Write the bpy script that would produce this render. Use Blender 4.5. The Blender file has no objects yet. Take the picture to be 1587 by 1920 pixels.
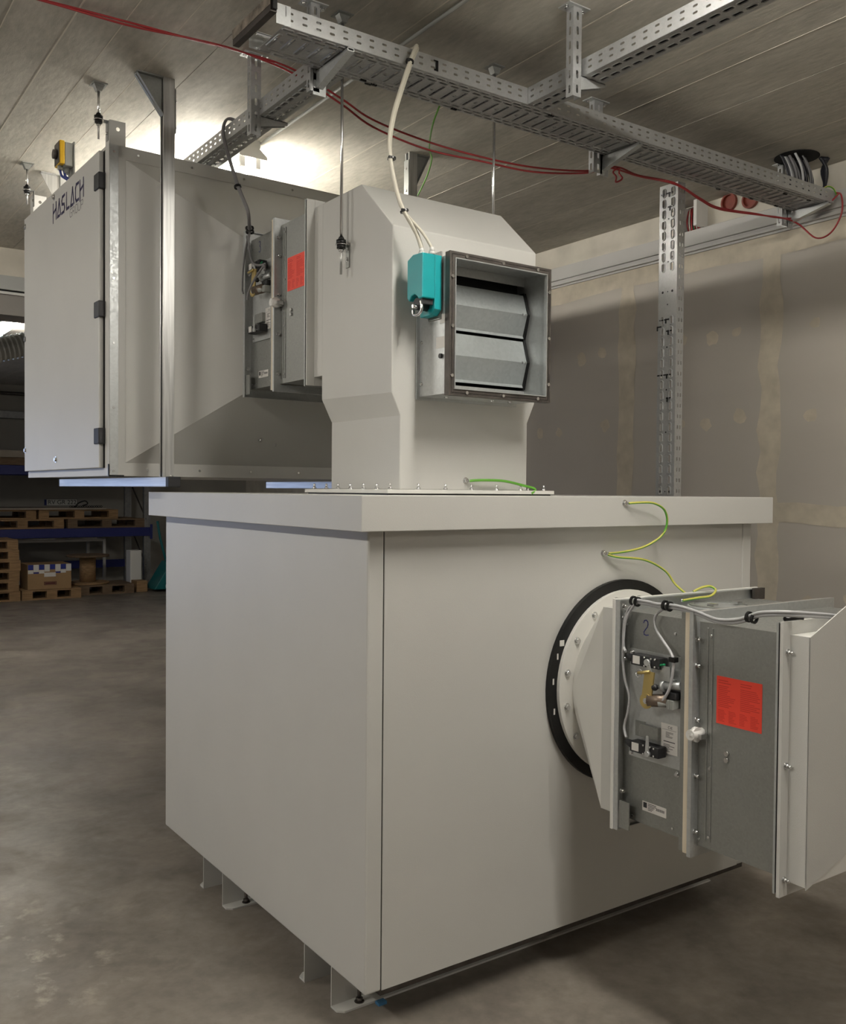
import bpy, math, random
from mathutils import Vector, Matrix
random.seed(7)
S = bpy.context.scene
COL = S.collection

# ------------------------------------------------------------------ camera
cam_d = bpy.data.cameras.new('camera'); cam = bpy.data.objects.new('camera', cam_d); COL.objects.link(cam)
cam_d.sensor_fit = 'HORIZONTAL'; cam_d.sensor_width = 36.0; cam_d.lens = 36.0 * 1750.73 / 1587.0
cam_d.clip_start = 0.05; cam_d.clip_end = 100
yaw, pit, rol = 0.9609, -0.0228, -0.0083
fw = Vector((math.cos(yaw) * math.cos(pit), math.sin(yaw) * math.cos(pit), math.sin(pit)))
rt = Vector((math.sin(yaw), -math.cos(yaw), 0)); up = rt.cross(fw)
r2 = rt * math.cos(rol) - up * math.sin(rol); u2 = rt * math.sin(rol) + up * math.cos(rol)
M = Matrix((r2, u2, -fw)).transposed().to_4x4(); M.translation = Vector((-1.4196, -2.3083, 1.6148))
cam.matrix_world = M
S.camera = cam

# ------------------------------------------------------------------ world, exposure, daylight
w = bpy.data.worlds.new('world'); S.world = w; w.use_nodes = True
w.node_tree.nodes['Background'].inputs[0].default_value = (0.75, 0.85, 1.0, 1)
w.node_tree.nodes['Background'].inputs[1].default_value = 0.05
S.view_settings.view_transform = 'Standard'; S.view_settings.look = 'None'
S.view_settings.exposure = 0.97; S.view_settings.gamma = 1.0; S.view_settings.use_curve_mapping = False
S.cycles.use_denoising = True
S.cycles.max_bounces = 8; S.cycles.diffuse_bounces = 5; S.cycles.glossy_bounces = 4
S.cycles.sample_clamp_indirect = 4.0
TUBE = 100.0            # radiance of the fluorescent tubes

def area(name, loc, direction, sx, sy, power, col):
    l = bpy.data.lights.new(name, 'AREA'); l.shape = 'RECTANGLE'; l.size = sx; l.size_y = sy
    l.energy = power; l.color = col
    o = bpy.data.objects.new(name, l); COL.objects.link(o); o.location = loc
    o.rotation_euler = Vector(direction).to_track_quat('-Z', 'Y').to_euler()
    return o
area('daylight_gate', (-4.9, 14.05, 1.3), (0.05, -1, 0.0), 3.2, 2.4, 22, (0.50, 0.64, 1.0))

# ------------------------------------------------------------------ materials
def new_mat(name):
    m = bpy.data.materials.new(name); m.use_nodes = True
    nt = m.node_tree
    return m, nt, nt.nodes['Principled BSDF']
def pbr(name, col, rough=.5, metal=0.0, bump=0.0, bscale=200, var=0.0, vscale=6, emit=None, stretch=None, spec=None, detail=4):
    m, nt, b = new_mat(name); N = nt.nodes; L = nt.links
    b.inputs['Base Color'].default_value = (*col, 1); b.inputs['Roughness'].default_value = rough
    b.inputs['Metallic'].default_value = metal
    if spec is not None: b.inputs['Specular IOR Level'].default_value = spec
    if emit: b.inputs['Emission Color'].default_value = (*emit[0], 1); b.inputs['Emission Strength'].default_value = emit[1]
    if bump or var:
        g = N.new('ShaderNodeNewGeometry')
        src = g.outputs['Position']
        if stretch:
            mp = N.new('ShaderNodeMapping'); mp.inputs['Scale'].default_value = stretch
            L.new(src, mp.inputs['Vector']); src = mp.outputs['Vector']
        if var:
            n = N.new('ShaderNodeTexNoise'); n.inputs['Scale'].default_value = vscale; n.inputs['Detail'].default_value = detail
            L.new(src, n.inputs['Vector'])
            r = N.new('ShaderNodeMapRange'); r.inputs[1].default_value = .3; r.inputs[2].default_value = .7
            r.inputs[3].default_value = 1 - var; r.inputs[4].default_value = 1 + var
            L.new(n.outputs['Fac'], r.inputs[0])
            mx = N.new('ShaderNodeVectorMath'); mx.operation = 'SCALE'; mx.inputs[0].default_value = col
            L.new(r.outputs[0], mx.inputs['Scale']); L.new(mx.outputs[0], b.inputs['Base Color'])
        if bump:
            n2 = N.new('ShaderNodeTexNoise'); n2.inputs['Scale'].default_value = bscale; n2.inputs['Detail'].default_value = 2
            L.new(src, n2.inputs['Vector'])
            bp = N.new('ShaderNodeBump'); bp.inputs['Strength'].default_value = bump; bp.inputs['Distance'].default_value = .002
            L.new(n2.outputs['Fac'], bp.inputs['Height']); L.new(bp.outputs[0], b.inputs['Normal'])
    return m

def galv_mat(name, col, rough, var, scale, metal=.85):
    m, nt, b = new_mat(name); N = nt.nodes; L = nt.links
    g = N.new('ShaderNodeNewGeometry')
    v = N.new('ShaderNodeTexVoronoi'); v.inputs['Scale'].default_value = scale; L.new(g.outputs['Position'], v.inputs['Vector'])
    sp = N.new('ShaderNodeSeparateColor'); L.new(v.outputs['Color'], sp.inputs[0])
    n = N.new('ShaderNodeTexNoise'); n.inputs['Scale'].default_value = 9; n.inputs['Detail'].default_value = 3; L.new(g.outputs['Position'], n.inputs['Vector'])
    ad = N.new('ShaderNodeMath'); ad.operation = 'MULTIPLY_ADD'; ad.inputs[1].default_value = .6
    L.new(sp.outputs[0], ad.inputs[0]); L.new(n.outputs['Fac'], ad.inputs[2])
    r = N.new('ShaderNodeMapRange'); r.inputs[1].default_value = .3; r.inputs[2].default_value = 1.1
    r.inputs[3].default_value = 1 - var; r.inputs[4].default_value = 1 + var; L.new(ad.outputs[0], r.inputs[0])
    mx = N.new('ShaderNodeVectorMath'); mx.operation = 'SCALE'; mx.inputs[0].default_value = col
    L.new(r.outputs[0], mx.inputs['Scale']); L.new(mx.outputs[0], b.inputs['Base Color'])
    r3 = N.new('ShaderNodeMapRange'); r3.inputs[3].default_value = rough - .07; r3.inputs[4].default_value = rough + .1
    L.new(sp.outputs[1], r3.inputs[0]); L.new(r3.outputs[0], b.inputs['Roughness'])
    b.inputs['Metallic'].default_value = metal
    return m

MAT = {}
MAT['grey'] = pbr('light grey powder coat', (.56, .555, .53), .38, 0, .22, 420, .02, 3)
MAT['greyd'] = pbr('light grey powder coat on the funnel', (.54, .535, .51), .42, 0, .22, 420, .02, 3)
MAT['white'] = pbr('off white powder coat', (.70, .69, .655), .42, 0, .15, 420, .02, 3)
MAT['galv'] = galv_mat('galvanised sheet', (.29, .295, .28), .42, .06, 160, .6)
MAT['galvl'] = galv_mat('bright galvanised sheet', (.50, .515, .515), .40, .06, 120, .65)
MAT['galvb'] = galv_mat('cool galvanised blade', (.37, .40, .405), .42, .07, 100, .5)
MAT['tray'] = galv_mat('galvanised cable tray', (.41, .415, .415), .38, .06, 120, .6)
MAT['rail'] = pbr('brushed galvanised rail', (.52, .52, .51), .34, .8, .05, 60, .22, 30, stretch=(3, 3, .12))
MAT['railh'] = pbr('brushed galvanised rail, long', (.52, .52, .51), .34, .8, .05, 60, .15, 30, stretch=(3, .10, 3))
MAT['zinc'] = pbr('zinc plated steel', (.72, .72, .72), .25, 1)
MAT['dsteel'] = pbr('dark mill steel', (.085, .075, .068), .5, .6, .1, 90, .25, 20)
MAT['black'] = pbr('black rubber', (.005, .005, .0055), .38, spec=.35)
MAT['blackm'] = pbr('black plastic', (.012, .012, .014), .5)
MAT['void'] = pbr('shadow gap black', (.006, .006, .006), .8)
MAT['teal'] = pbr('teal plastic', (.006, .33, .36), .38)
MAT['teald'] = pbr('dark teal paint', (.004, .12, .13), .4)
MAT['brass'] = pbr('yellow zinc lever', (.52, .40, .16), .35, .7)
MAT['bronze'] = pbr('bronze motor housing', (.17, .13, .10), .42, .5)
MAT['red'] = pbr('signal red label', (.86, .065, .035), .5)
MAT['redp'] = pbr('label print dark red', (.62, .030, .020), .6)
MAT['paper'] = pbr('white paper label', (.72, .70, .67), .55)
MAT['print'] = pbr('black print', (.03, .03, .035), .6)
MAT['greenl'] = pbr('green label', (.0, .20, .07), .5)
MAT['ink'] = pbr('blue marker ink', (.03, .035, .20), .5)
MAT['logo'] = pbr('navy logo print', (.018, .014, .07), .45)
MAT['logog'] = pbr('grey logo print', (.13, .125, .15), .45)
MAT['cream'] = pbr('calcium silicate board', (.68, .60, .47), .8, 0, .2, 300)
MAT['cableg'] = pbr('grey cable sheath', (.42, .42, .43), .4)
MAT['cabled'] = pbr('dark grey cable sheath', (.17, .165, .17), .45)
MAT['cablew'] = pbr('cream cable sheath', (.60, .57, .48), .42)
MAT['cabler'] = pbr('red cable sheath', (.28, .018, .022), .42)
MAT['cableb'] = pbr('blue cable sheath', (.05, .07, .30), .4)
MAT['cablek'] = pbr('black cable sheath', (.012, .012, .018), .42)
MAT['earthg'] = pbr('green earth wire', (.12, .36, .04), .4)
MAT['yellow'] = pbr('yellow plastic', (.70, .42, .015), .42)
MAT['boxg'] = pbr('grey switch housing', (.34, .35, .33), .5)
MAT['concb'] = pbr('cream concrete', (.60, .56, .48), .85, 0, .3, 60, .12, 5)
MAT['trimg'] = pbr('primed steel trim', (.48, .468, .445), .5, 0, .05, 100, .05, 4)
MAT['terra'] = pbr('red brown conduit', (.20, .035, .018), .5, 0, 0, 0, .2, 30)
MAT['plastw'] = pbr('white plastic', (.72, .71, .68), .4)
MAT['rackb'] = pbr('blue rack paint', (.012, .018, .13), .45)
MAT['rackg'] = galv_mat('rack upright steel', (.30, .30, .30), .45, .12, 30, .8)
MAT['wood'] = pbr('pallet wood', (.30, .185, .09), .8, 0, .3, 60, .28, 7, stretch=(1, 6, 10))
MAT['woodd'] = pbr('dark weathered wood', (.15, .10, .06), .85, 0, .3, 60, .28, 7, stretch=(1, 6, 10))
MAT['ply'] = pbr('grey plywood', (.32, .28, .23), .8, 0, .1, 60, .15, 5)
MAT['card'] = pbr('brown cardboard', (.36, .23, .115), .8, 0, 0, 0, .06, 6)
MAT['tapeb'] = pbr('blue packing tape', (.02, .035, .25), .4)
MAT['plate'] = pbr('licence plate white', (.62, .62, .58), .4)
MAT['tube'] = pbr('lit fluorescent tube', (1, 1, 1), .5, emit=((1.0, .955, .868), TUBE))
MAT['shim'] = pbr('blue shim', (.06, .20, .38), .6)
MAT['shimy'] = pbr('yellow glue', (.42, .36, .16), .6)

def earth_mat():
    m, nt, b = new_mat('green yellow earth wire'); N = nt.nodes; L = nt.links
    g = N.new('ShaderNodeNewGeometry')
    d = N.new('ShaderNodeVectorMath'); d.operation = 'DOT_PRODUCT'; d.inputs[1].default_value = (.25, -.35, .9)
    L.new(g.outputs['Normal'], d.inputs[0])
    wv = N.new('ShaderNodeTexNoise'); wv.inputs['Scale'].default_value = 9; L.new(g.outputs['Position'], wv.inputs['Vector'])
    a = N.new('ShaderNodeMath'); a.operation = 'MULTIPLY_ADD'; a.inputs[1].default_value = 2.2; a.inputs[2].default_value = -1.0
    L.new(wv.outputs['Fac'], a.inputs[0])
    s = N.new('ShaderNodeMath'); L.new(d.outputs['Value'], s.inputs[0]); L.new(a.outputs[0], s.inputs[1])
    gt = N.new('ShaderNodeMath'); gt.operation = 'GREATER_THAN'; gt.inputs[1].default_value = 0.12; L.new(s.outputs[0], gt.inputs[0])
    mx = N.new('ShaderNodeMix'); mx.data_type = 'RGBA'
    mx.inputs[6].default_value = (.10, .33, .04, 1); mx.inputs[7].default_value = (.50, .48, .10, 1)
    L.new(gt.outputs[0], mx.inputs[0]); L.new(mx.outputs[2], b.inputs['Base Color']); b.inputs['Roughness'].default_value = .4
    return m
MAT['earth'] = earth_mat()

def mix_noise_mat(name, ca, cb, cc, rough, scales, stretch=(1, 1, 1), bump=.2, rough2=None, light_spots=None):
    m, nt, b = new_mat(name); N = nt.nodes; L = nt.links
    g = N.new('ShaderNodeNewGeometry'); mp = N.new('ShaderNodeMapping'); mp.inputs['Scale'].default_value = stretch
    L.new(g.outputs['Position'], mp.inputs['Vector'])
    def noise(sc, det, lo, hi, dist=0.0, src=mp):
        n = N.new('ShaderNodeTexNoise'); n.inputs['Scale'].default_value = sc; n.inputs['Detail'].default_value = det
        n.inputs['Roughness'].default_value = .62; n.inputs['Distortion'].default_value = dist
        L.new(src.outputs[0], n.inputs['Vector'])
        r = N.new('ShaderNodeMapRange'); r.inputs[1].default_value = lo; r.inputs[2].default_value = hi
        L.new(n.outputs['Fac'], r.inputs[0]); return r.outputs[0], n
    f1, n1 = noise(scales[0], 8, .34, .68, .6); f2, n2 = noise(scales[1], 10, .42, .72, .3); f3, n3 = noise(scales[2], 6, .3, .7)
    m1 = N.new('ShaderNodeMix'); m1.data_type = 'RGBA'; m1.inputs[6].default_value = (*ca, 1); m1.inputs[7].default_value = (*cb, 1); L.new(f1, m1.inputs[0])
    m2 = N.new('ShaderNodeMix'); m2.data_type = 'RGBA'; m2.inputs[7].default_value = (*cc, 1); L.new(m1.outputs[2], m2.inputs[6])
    k = N.new('ShaderNodeMath'); k.operation = 'MULTIPLY'; k.inputs[1].default_value = .55; L.new(f2, k.inputs[0]); L.new(k.outputs[0], m2.inputs[0])
    r = N.new('ShaderNodeMapRange'); r.inputs[3].default_value = .86; r.inputs[4].default_value = 1.12; L.new(f3, r.inputs[0])
    sc = N.new('ShaderNodeVectorMath'); sc.operation = 'SCALE'; L.new(m2.outputs[2], sc.inputs[0]); L.new(r.outputs[0], sc.inputs['Scale'])
    out = sc.outputs[0]
    if light_spots:
        # worn pale scuffs around one place on the floor
        d = N.new('ShaderNodeVectorMath'); d.operation = 'DISTANCE'; d.inputs[1].default_value = light_spots[0]; L.new(g.outputs['Position'], d.inputs[0])
        fr = N.new('ShaderNodeMapRange'); fr.inputs[1].default_value = light_spots[1]; fr.inputs[2].default_value = .1; fr.inputs[3].default_value = 0; fr.inputs[4].default_value = 1
        L.new(d.outputs['Value'], fr.inputs[0])
        sp, _ = noise(9, 12, .56, .70, .2, g)
        mu = N.new('ShaderNodeMath'); mu.operation = 'MULTIPLY'; L.new(fr.outputs[0], mu.inputs[0]); L.new(sp, mu.inputs[1])
        m3 = N.new('ShaderNodeMix'); m3.data_type = 'RGBA'; m3.inputs[7].default_value = (*light_spots[2], 1); L.new(out, m3.inputs[6]); L.new(mu.outputs[0], m3.inputs[0])
        out = m3.outputs[2]
    L.new(out, b.inputs['Base Color'])
    rr = N.new('ShaderNodeMapRange'); rr.inputs[3].default_value = rough; rr.inputs[4].default_value = rough2 or rough + .15; L.new(f2, rr.inputs[0]); L.new(rr.outputs[0], b.inputs['Roughness'])
    bp = N.new('ShaderNodeBump'); bp.inputs['Strength'].default_value = bump; bp.inputs['Distance'].default_value = .004
    L.new(n3.outputs['Fac'], bp.inputs['Height']); L.new(bp.outputs[0], b.inputs['Normal'])
    return m
MAT['ceil'] = mix_noise_mat('cast concrete ceiling', (.43, .41, .36), (.57, .545, .485), (.33, .315, .275), .85, (1.5, 3.2, 26), (1.9, .55, 1), .3)
MAT['floor'] = mix_noise_mat('worn screed floor', (.165, .146, .126), (.295, .26, .222), (.094, .081, .068), .36, (1.6, 3.2, 22), (1, 1, 1), .15, .58,
                             ((-.95, 1.05, 0), .85, (.50, .45, .37)))
def drywall_mat():
    m, nt, b = new_mat('grey gypsum board'); N = nt.nodes; L = nt.links
    g = N.new('ShaderNodeNewGeometry'); n = N.new('ShaderNodeTexNoise'); n.inputs['Scale'].default_value = 1.2; n.inputs['Detail'].default_value = 8
    mp = N.new('ShaderNodeMapping'); mp.inputs['Scale'].default_value = (1, 1, 3); L.new(g.outputs['Position'], mp.inputs[0]); L.new(mp.outputs[0], n.inputs['Vector'])
    mx = N.new('ShaderNodeMix'); mx.data_type = 'RGBA'; mx.inputs[6].default_value = (.40, .365, .318, 1); mx.inputs[7].default_value = (.47, .433, .382, 1)
    L.new(n.outputs['Fac'], mx.inputs[0]); L.new(mx.outputs[2], b.inputs['Base Color'])
    b.inputs['Roughness'].default_value = .62
    return m
MAT['dry'] = drywall_mat()
MAT['comp'] = pbr('cream joint compound', (.51, .455, .36), .75, 0, .15, 80, .12, 12)

# ------------------------------------------------------------------ mesh builder
ORIG = {}
def root_of(p):
    return ORIG.get(p.name, Vector((0, 0, 0))) if p else Vector((0, 0, 0))
def V(*a): return Vector(a)
def frame(d):
    d = d.normalized(); a = Vector((0, 0, 1)) if abs(d.z) < .9 else Vector((1, 0, 0))
    u = d.cross(a).normalized(); return u, d.cross(u).normalized()
def smooth_path(pts, k=6):
    P = [Vector(p) for p in pts]
    if len(P) < 3: return P
    out = []
    for i in range(len(P) - 1):
        p0 = P[max(i - 1, 0)]; p1 = P[i]; p2 = P[i + 1]; p3 = P[min(i + 2, len(P) - 1)]
        for j in range(k):
            t = j / k
            out.append(.5 * ((2 * p1) + (p2 - p0) * t + (2 * p0 - 5 * p1 + 4 * p2 - p3) * t * t + (3 * p1 - p0 - 3 * p2 + p3) * t ** 3))
    out.append(P[-1]); return out
class MB:
    def __init__(s): s.v = []; s.f = []; s.sm = []
    def add(s, vs, fs, sm=False):
        o = len(s.v); s.v += [Vector(v) for v in vs]
        for f in fs: s.f.append([i + o for i in f]); s.sm.append(sm)
        return s
    def box(s, x0, x1, y0, y1, z0, z1):
        x0, x1 = min(x0, x1), max(x0, x1); y0, y1 = min(y0, y1), max(y0, y1); z0, z1 = min(z0, z1), max(z0, z1)
        return s.add([(x0, y0, z0), (x1, y0, z0), (x1, y1, z0), (x0, y1, z0), (x0, y0, z1), (x1, y0, z1), (x1, y1, z1), (x0, y1, z1)],
                     [(3, 2, 1, 0), (4, 5, 6, 7), (0, 1, 5, 4), (1, 2, 6, 5), (2, 3, 7, 6), (3, 0, 4, 7)])
    def poly(s, pts): return s.add(pts, [list(range(len(pts)))])
    def prism(s, pts, d):
        n = len(pts); P = [Vector(p) for p in pts]; d = Vector(d)
        nrm = Vector((0, 0, 0))
        for i in range(n): nrm += P[i].cross(P[(i + 1) % n])
        if nrm.dot(d) > 0: P = P[::-1]
        fs = [list(range(n)), list(range(2 * n - 1, n - 1, -1))] + [((i + 1) % n, i, n + i, n + (i + 1) % n) for i in range(n)]
        return s.add(P + [p + d for p in P], fs)
    def cyl(s, p0, p1, r, n=14, r2=None, caps=True):
        p0 = Vector(p0); p1 = Vector(p1); r2 = r if r2 is None else r2; u, w_ = frame(p1 - p0); vs = []
        for p, rr in ((p0, r), (p1, r2)):
            for i in range(n):
                a = 2 * math.pi * i / n; vs.append(p + u * math.cos(a) * rr + w_ * math.sin(a) * rr)
        s.add(vs, [(i, (i + 1) % n, n + (i + 1) % n, n + i) for i in range(n)], True)
        if caps: o = len(s.v) - 2 * n; s.f += [[o + i for i in range(n - 1, -1, -1)], [o + n + i for i in range(n)]]; s.sm += [False, False]
        return s
    def tube(s, pts, r, n=8, k=6):
        P = smooth_path(pts, k); vs = []; N = len(P); u = None
        for i, p in enumerate(P):
            d = (P[min(i + 1, N - 1)] - P[max(i - 1, 0)]).normalized()
            if u is None: u, _ = frame(d)
            u = (u - d * u.dot(d)).normalized(); w_ = d.cross(u)
            for j in range(n):
                a = 2 * math.pi * j / n; vs.append(p + u * math.cos(a) * r + w_ * math.sin(a) * r)
        fs = [(i * n + j, i * n + (j + 1) % n, (i + 1) * n + (j + 1) % n, (i + 1) * n + j) for i in range(N - 1) for j in range(n)]
        s.add(vs, fs, True); o = len(s.v) - N * n
        s.f += [[o + i for i in range(n - 1, -1, -1)], [o + (N - 1) * n + i for i in range(n)]]; s.sm += [False, False]
        return s
    def ball(s, c, r, n=10):
        c = Vector(c); vs = []; m = n // 2
        for i in range(m + 1):
            t = math.pi * i / m
            for j in range(n):
                a = 2 * math.pi * j / n; vs.append(c + Vector((math.sin(t) * math.cos(a), math.sin(t) * math.sin(a), math.cos(t))) * r)
        return s.add(vs, [(i * n + j, (i + 1) * n + j, (i + 1) * n + (j + 1) % n, i * n + (j + 1) % n) for i in range(m) for j in range(n)], True)
    def ring(s, c, axis, r0, r1, h, n=48):
        c = Vector(c); ax = Vector(axis).normalized(); u, w_ = frame(ax); vs = []
        for k_ in range(n):
            a = 2 * math.pi * k_ / n; e = u * math.cos(a) + w_ * math.sin(a)
            vs += [c + e * r0, c + e * r1, c + e * r1 + ax * h, c + e * r0 + ax * h]
        fs = []
        for k_ in range(n):
            a = 4 * k_; b = 4 * ((k_ + 1) % n)
            fs += [(a, a + 1, b + 1, b), (a + 1, a + 2, b + 2, b + 1), (a + 2, a + 3, b + 3, b + 2), (a + 3, a, b, b + 3)]
        return s.add(vs, fs)
    def rframe(s, x0, x1, z0, z1, t, y0, y1):   # rectangular frame in the XZ plane, bar width t
        s.box(x0, x0 + t, y0, y1, z0, z1); s.box(x1 - t, x1, y0, y1, z0, z1)
        s.box(x0 + t, x1 - t, y0, y1, z0, z0 + t); return s.box(x0 + t, x1 - t, y0, y1, z1 - t, z1)
    def plate(s, o, u, v, W, H, holes, ch=.3):  # sheet with chamfered slot holes (u0,u1,v0,v1)
        o = Vector(o); u = Vector(u); v = Vector(v)
        holes = [h for h in holes if h[0] > 1e-4 and h[1] < W - 1e-4 and h[2] > 1e-4 and h[3] < H - 1e-4]
        us = sorted({0, W} | {round(h[0], 5) for h in holes} | {round(h[1], 5) for h in holes})
        vs = sorted({0, H} | {round(h[2], 5) for h in holes} | {round(h[3], 5) for h in holes})
        import bisect
        dead = set()
        for h in holes:
            i0 = bisect.bisect_left(us, round(h[0], 5)); i1 = bisect.bisect_left(us, round(h[1], 5))
            j0 = bisect.bisect_left(vs, round(h[2], 5)); j1 = bisect.bisect_left(vs, round(h[3], 5))
            for i in range(i0, i1):
                for j in range(j0, j1): dead.add((i, j))
        idx = {}; VS = []
        def vi(a, b):
            k_ = (round(a, 5), round(b, 5))
            if k_ not in idx: idx[k_] = len(VS); VS.append(o + u * a + v * b)
            return idx[k_]
        F = []
        for j in range(len(vs) - 1):
            i = 0
            while i < len(us) - 1:
                if (i, j) in dead: i += 1; continue
                k_ = i
                F.append([vi(us[i], vs[j]), vi(us[i + 1], vs[j]), vi(us[i + 1], vs[j + 1]), vi(us[i], vs[j + 1])]); i += 1
        for h in holes:
            c = ch * min(h[1] - h[0], h[3] - h[2])
            for a, da in ((h[0], c), (h[1], -c)):
                for b, db in ((h[2], c), (h[3], -c)):
                    t = [vi(a, b), vi(a + da, b), vi(a, b + db)]
                    if da * db < 0: t = t[::-1]
                    F.append(t)
        return s.add(VS, F)
    def build(s, name, mat, parent=None, bevel=0.0, solid=0.0, loc=None):
        L0 = root_of(parent) if parent else (Vector(loc) if loc else Vector((0, 0, 0)))
        me = bpy.data.meshes.new(name)
        me.from_pydata([v - L0 for v in s.v], [], s.f); me.materials.append(MAT[mat] if isinstance(mat, str) else mat)
        me.polygons.foreach_set('use_smooth', s.sm); me.update()
        o = bpy.data.objects.new(name, me); COL.objects.link(o)
        if parent: o.parent = parent; ORIG[o.name] = L0
        else: o.location = L0; ORIG[o.name] = L0
        if solid: md = o.modifiers.new('thickness', 'SOLIDIFY'); md.thickness = solid; md.offset = 0
        if bevel: md = o.modifiers.new('bevel', 'BEVEL'); md.width = bevel; md.segments = 2; md.limit_method = 'ANGLE'; md.angle_limit = math.radians(40)
        return o

def tag(o, label=None, cat=None, group=None, kind=None):
    if label: o['label'] = label
    if cat: o['category'] = cat
    if group: o['group'] = group
    if kind: o['kind'] = kind
    return o
def thing(name, label, cat, loc=(0, 0, 0), group=None, kind=None):
    o = bpy.data.objects.new(name, None); COL.objects.link(o); o.location = loc; o.empty_display_size = .05
    ORIG[o.name] = Vector(loc); return tag(o, label, cat, group, kind)
def one(mb, name, mat, label, cat, group=None, loc=(0, 0, 0), **k):   # a thing that is a single mesh
    return tag(mb.build(name, mat, None, loc=loc, **k), label, cat, group)
def struct(mb, name, mat, **k): return tag(mb.build(name, mat, None, **k), kind='structure')

BOLT = {}
def bolt(p, axis, parent, r=.007, h=.006, washer=True, stud=0.0, mat='zinc', name='bolt'):
    key = (tuple(round(a, 2) for a in axis), r, h, washer, stud, mat)
    ax = Vector(axis)
    if key not in BOLT:
        m = MB()
        if washer: m.cyl((0, 0, 0), ax * .0015, r * 1.45, 12)
        m.cyl(ax * .001, ax * (h + .001), r, 6)
        if stud: m.cyl(ax * h, ax * (h + stud), r * .6, 8)
        o = m.build(name, mat, None); BOLT[key] = o.data
    else:
        o = bpy.data.objects.new(name, BOLT[key]); COL.objects.link(o)
    o.parent = parent; o.location = Vector(p) - root_of(parent); ORIG[o.name] = root_of(parent)
    return o
def strokes(m, lines, w_, fn):      # flat pen strokes: fn(u, v) gives the point, fn(u, v, 1) a hair in front of it
    for ln in lines:
        for (a, b), (c, d) in zip(ln, ln[1:]):
            L_ = math.hypot(c - a, d - b) or 1; du, dv = (c - a) / L_, (d - b) / L_; e = w_ * .5
            a2, b2, c2, d2 = a - du * e, b - dv * e, c + du * e, d + dv * e
            q = [(a2 - dv * e, b2 + du * e), (a2 + dv * e, b2 - du * e), (c2 + dv * e, d2 - du * e), (c2 - dv * e, d2 + du * e)]
            m.add([fn(*p) for p in q], [(0, 1, 2, 3)])
    return m
def text_mesh(name, s, size, mat, parent, M_, cap=True):
    cu = bpy.data.curves.new(name, 'FONT'); cu.body = s; cu.size = size; cu.align_x = 'CENTER'; cu.align_y = 'CENTER'
    t = bpy.data.objects.new(name + '_tmp', cu); COL.objects.link(t)
    dg = bpy.context.evaluated_depsgraph_get(); me = bpy.data.meshes.new_from_object(t.evaluated_get(dg))
    bpy.data.objects.remove(t); me.name = name
    me.transform(Matrix.Translation(-root_of(parent)) @ M_)
    me.materials.clear(); me.materials.append(MAT[mat])
    o = bpy.data.objects.new(name, me); COL.objects.link(o); o.parent = parent; return o

# =================================================================== SETTING
ZC, XW = 3.30, 3.04
struct(MB().box(-7.2, 6.2, -7.2, 14.4, -.1, 0), 'floor', 'floor')
ceil = struct(MB().box(-7.2, 6.2, -7.2, 14.4, ZC + .012, ZC + .2), 'ceiling', 'ceil')
x = XW - 1.01 - .0015
edges = [6.2, 5.09, 4.58, 4.07, 3.56, 3.05] + [2.54 - .51 * i for i in range(19)] + [-7.2]
for i in range(len(edges) - 1):
    b, a = edges[i], edges[i + 1]
    MB().box(a + .0012, b - .0012, -7.2, 14.2, ZC + random.uniform(-.0008, .0008), ZC + .012).build('ceiling_panel', 'ceil', ceil)
    if i % 2 or i == 8: MB().box(a - .0028, a + .0028, -7.2, 14.2, ZC - .001, ZC + .008).build('joint_seam', 'concb', ceil)
for xs_ in (-.18, -.36, .29, -.72, 1.70):
    MB().box(xs_ - .0016, xs_ + .0016, -7.2, 4.8, ZC - .0012, ZC + .004).build('board_mark', 'concb', ceil)
# right wall: cream concrete head above, gypsum boards below the steel trim
wr = struct(MB().box(XW, XW + .15, -7.2, 5.1, 3.10, ZC + .01), 'wall_right', 'concb')
yb = [-7.2, -3.45, -2.39, -1.33, -.27, .79, 1.83, 2.88, 3.93, 5.1]
for a, b in zip(yb, yb[1:]):
    for z0, z1 in ((0, 1.505), (1.505, 3.06)):
        MB().box(XW + .002, XW + .15, a + .0006, b - .0006, z0 + (.0006 if z0 else 0), z1 - .0006).build('gypsum_board', 'dry', wr)
def ragged(y0, y1, z0, z1, vertical, amp):      # strip of joint compound with uneven edges, a hair proud of the boards
    m = MB(); n = 26; L_, R_ = [], []
    for i in range(n + 1):
        t = i / n
        if vertical:
            z = z0 + (z1 - z0) * t; L_.append((XW - .0003, y0 - random.uniform(0, amp), z)); R_.append((XW - .0003, y1 + random.uniform(0, amp), z))
        else:
            y = y0 + (y1 - y0) * t; L_.append((XW - .0008, y, z0 - random.uniform(0, amp))); R_.append((XW - .0008, y, z1 + random.uniform(0, amp)))
    for i in range(n): m.add([L_[i], L_[i + 1], R_[i + 1], R_[i]], [(0, 1, 2, 3)] if vertical else [(3, 2, 1, 0)])
    m2 = MB(); m2.v = m.v; m2.f = m.f; m2.sm = m.sm
    return m2.build('joint_compound', 'comp', wr)
for yj in yb[2:-1]:
    ragged(yj - .045, yj + .045, 0.0, 3.0, True, .035)
ragged(-4, 2.0, 1.47, 1.54, False, .03)
ragged(-4, 2.7, 2.92, 3.02, False, .03)
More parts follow.
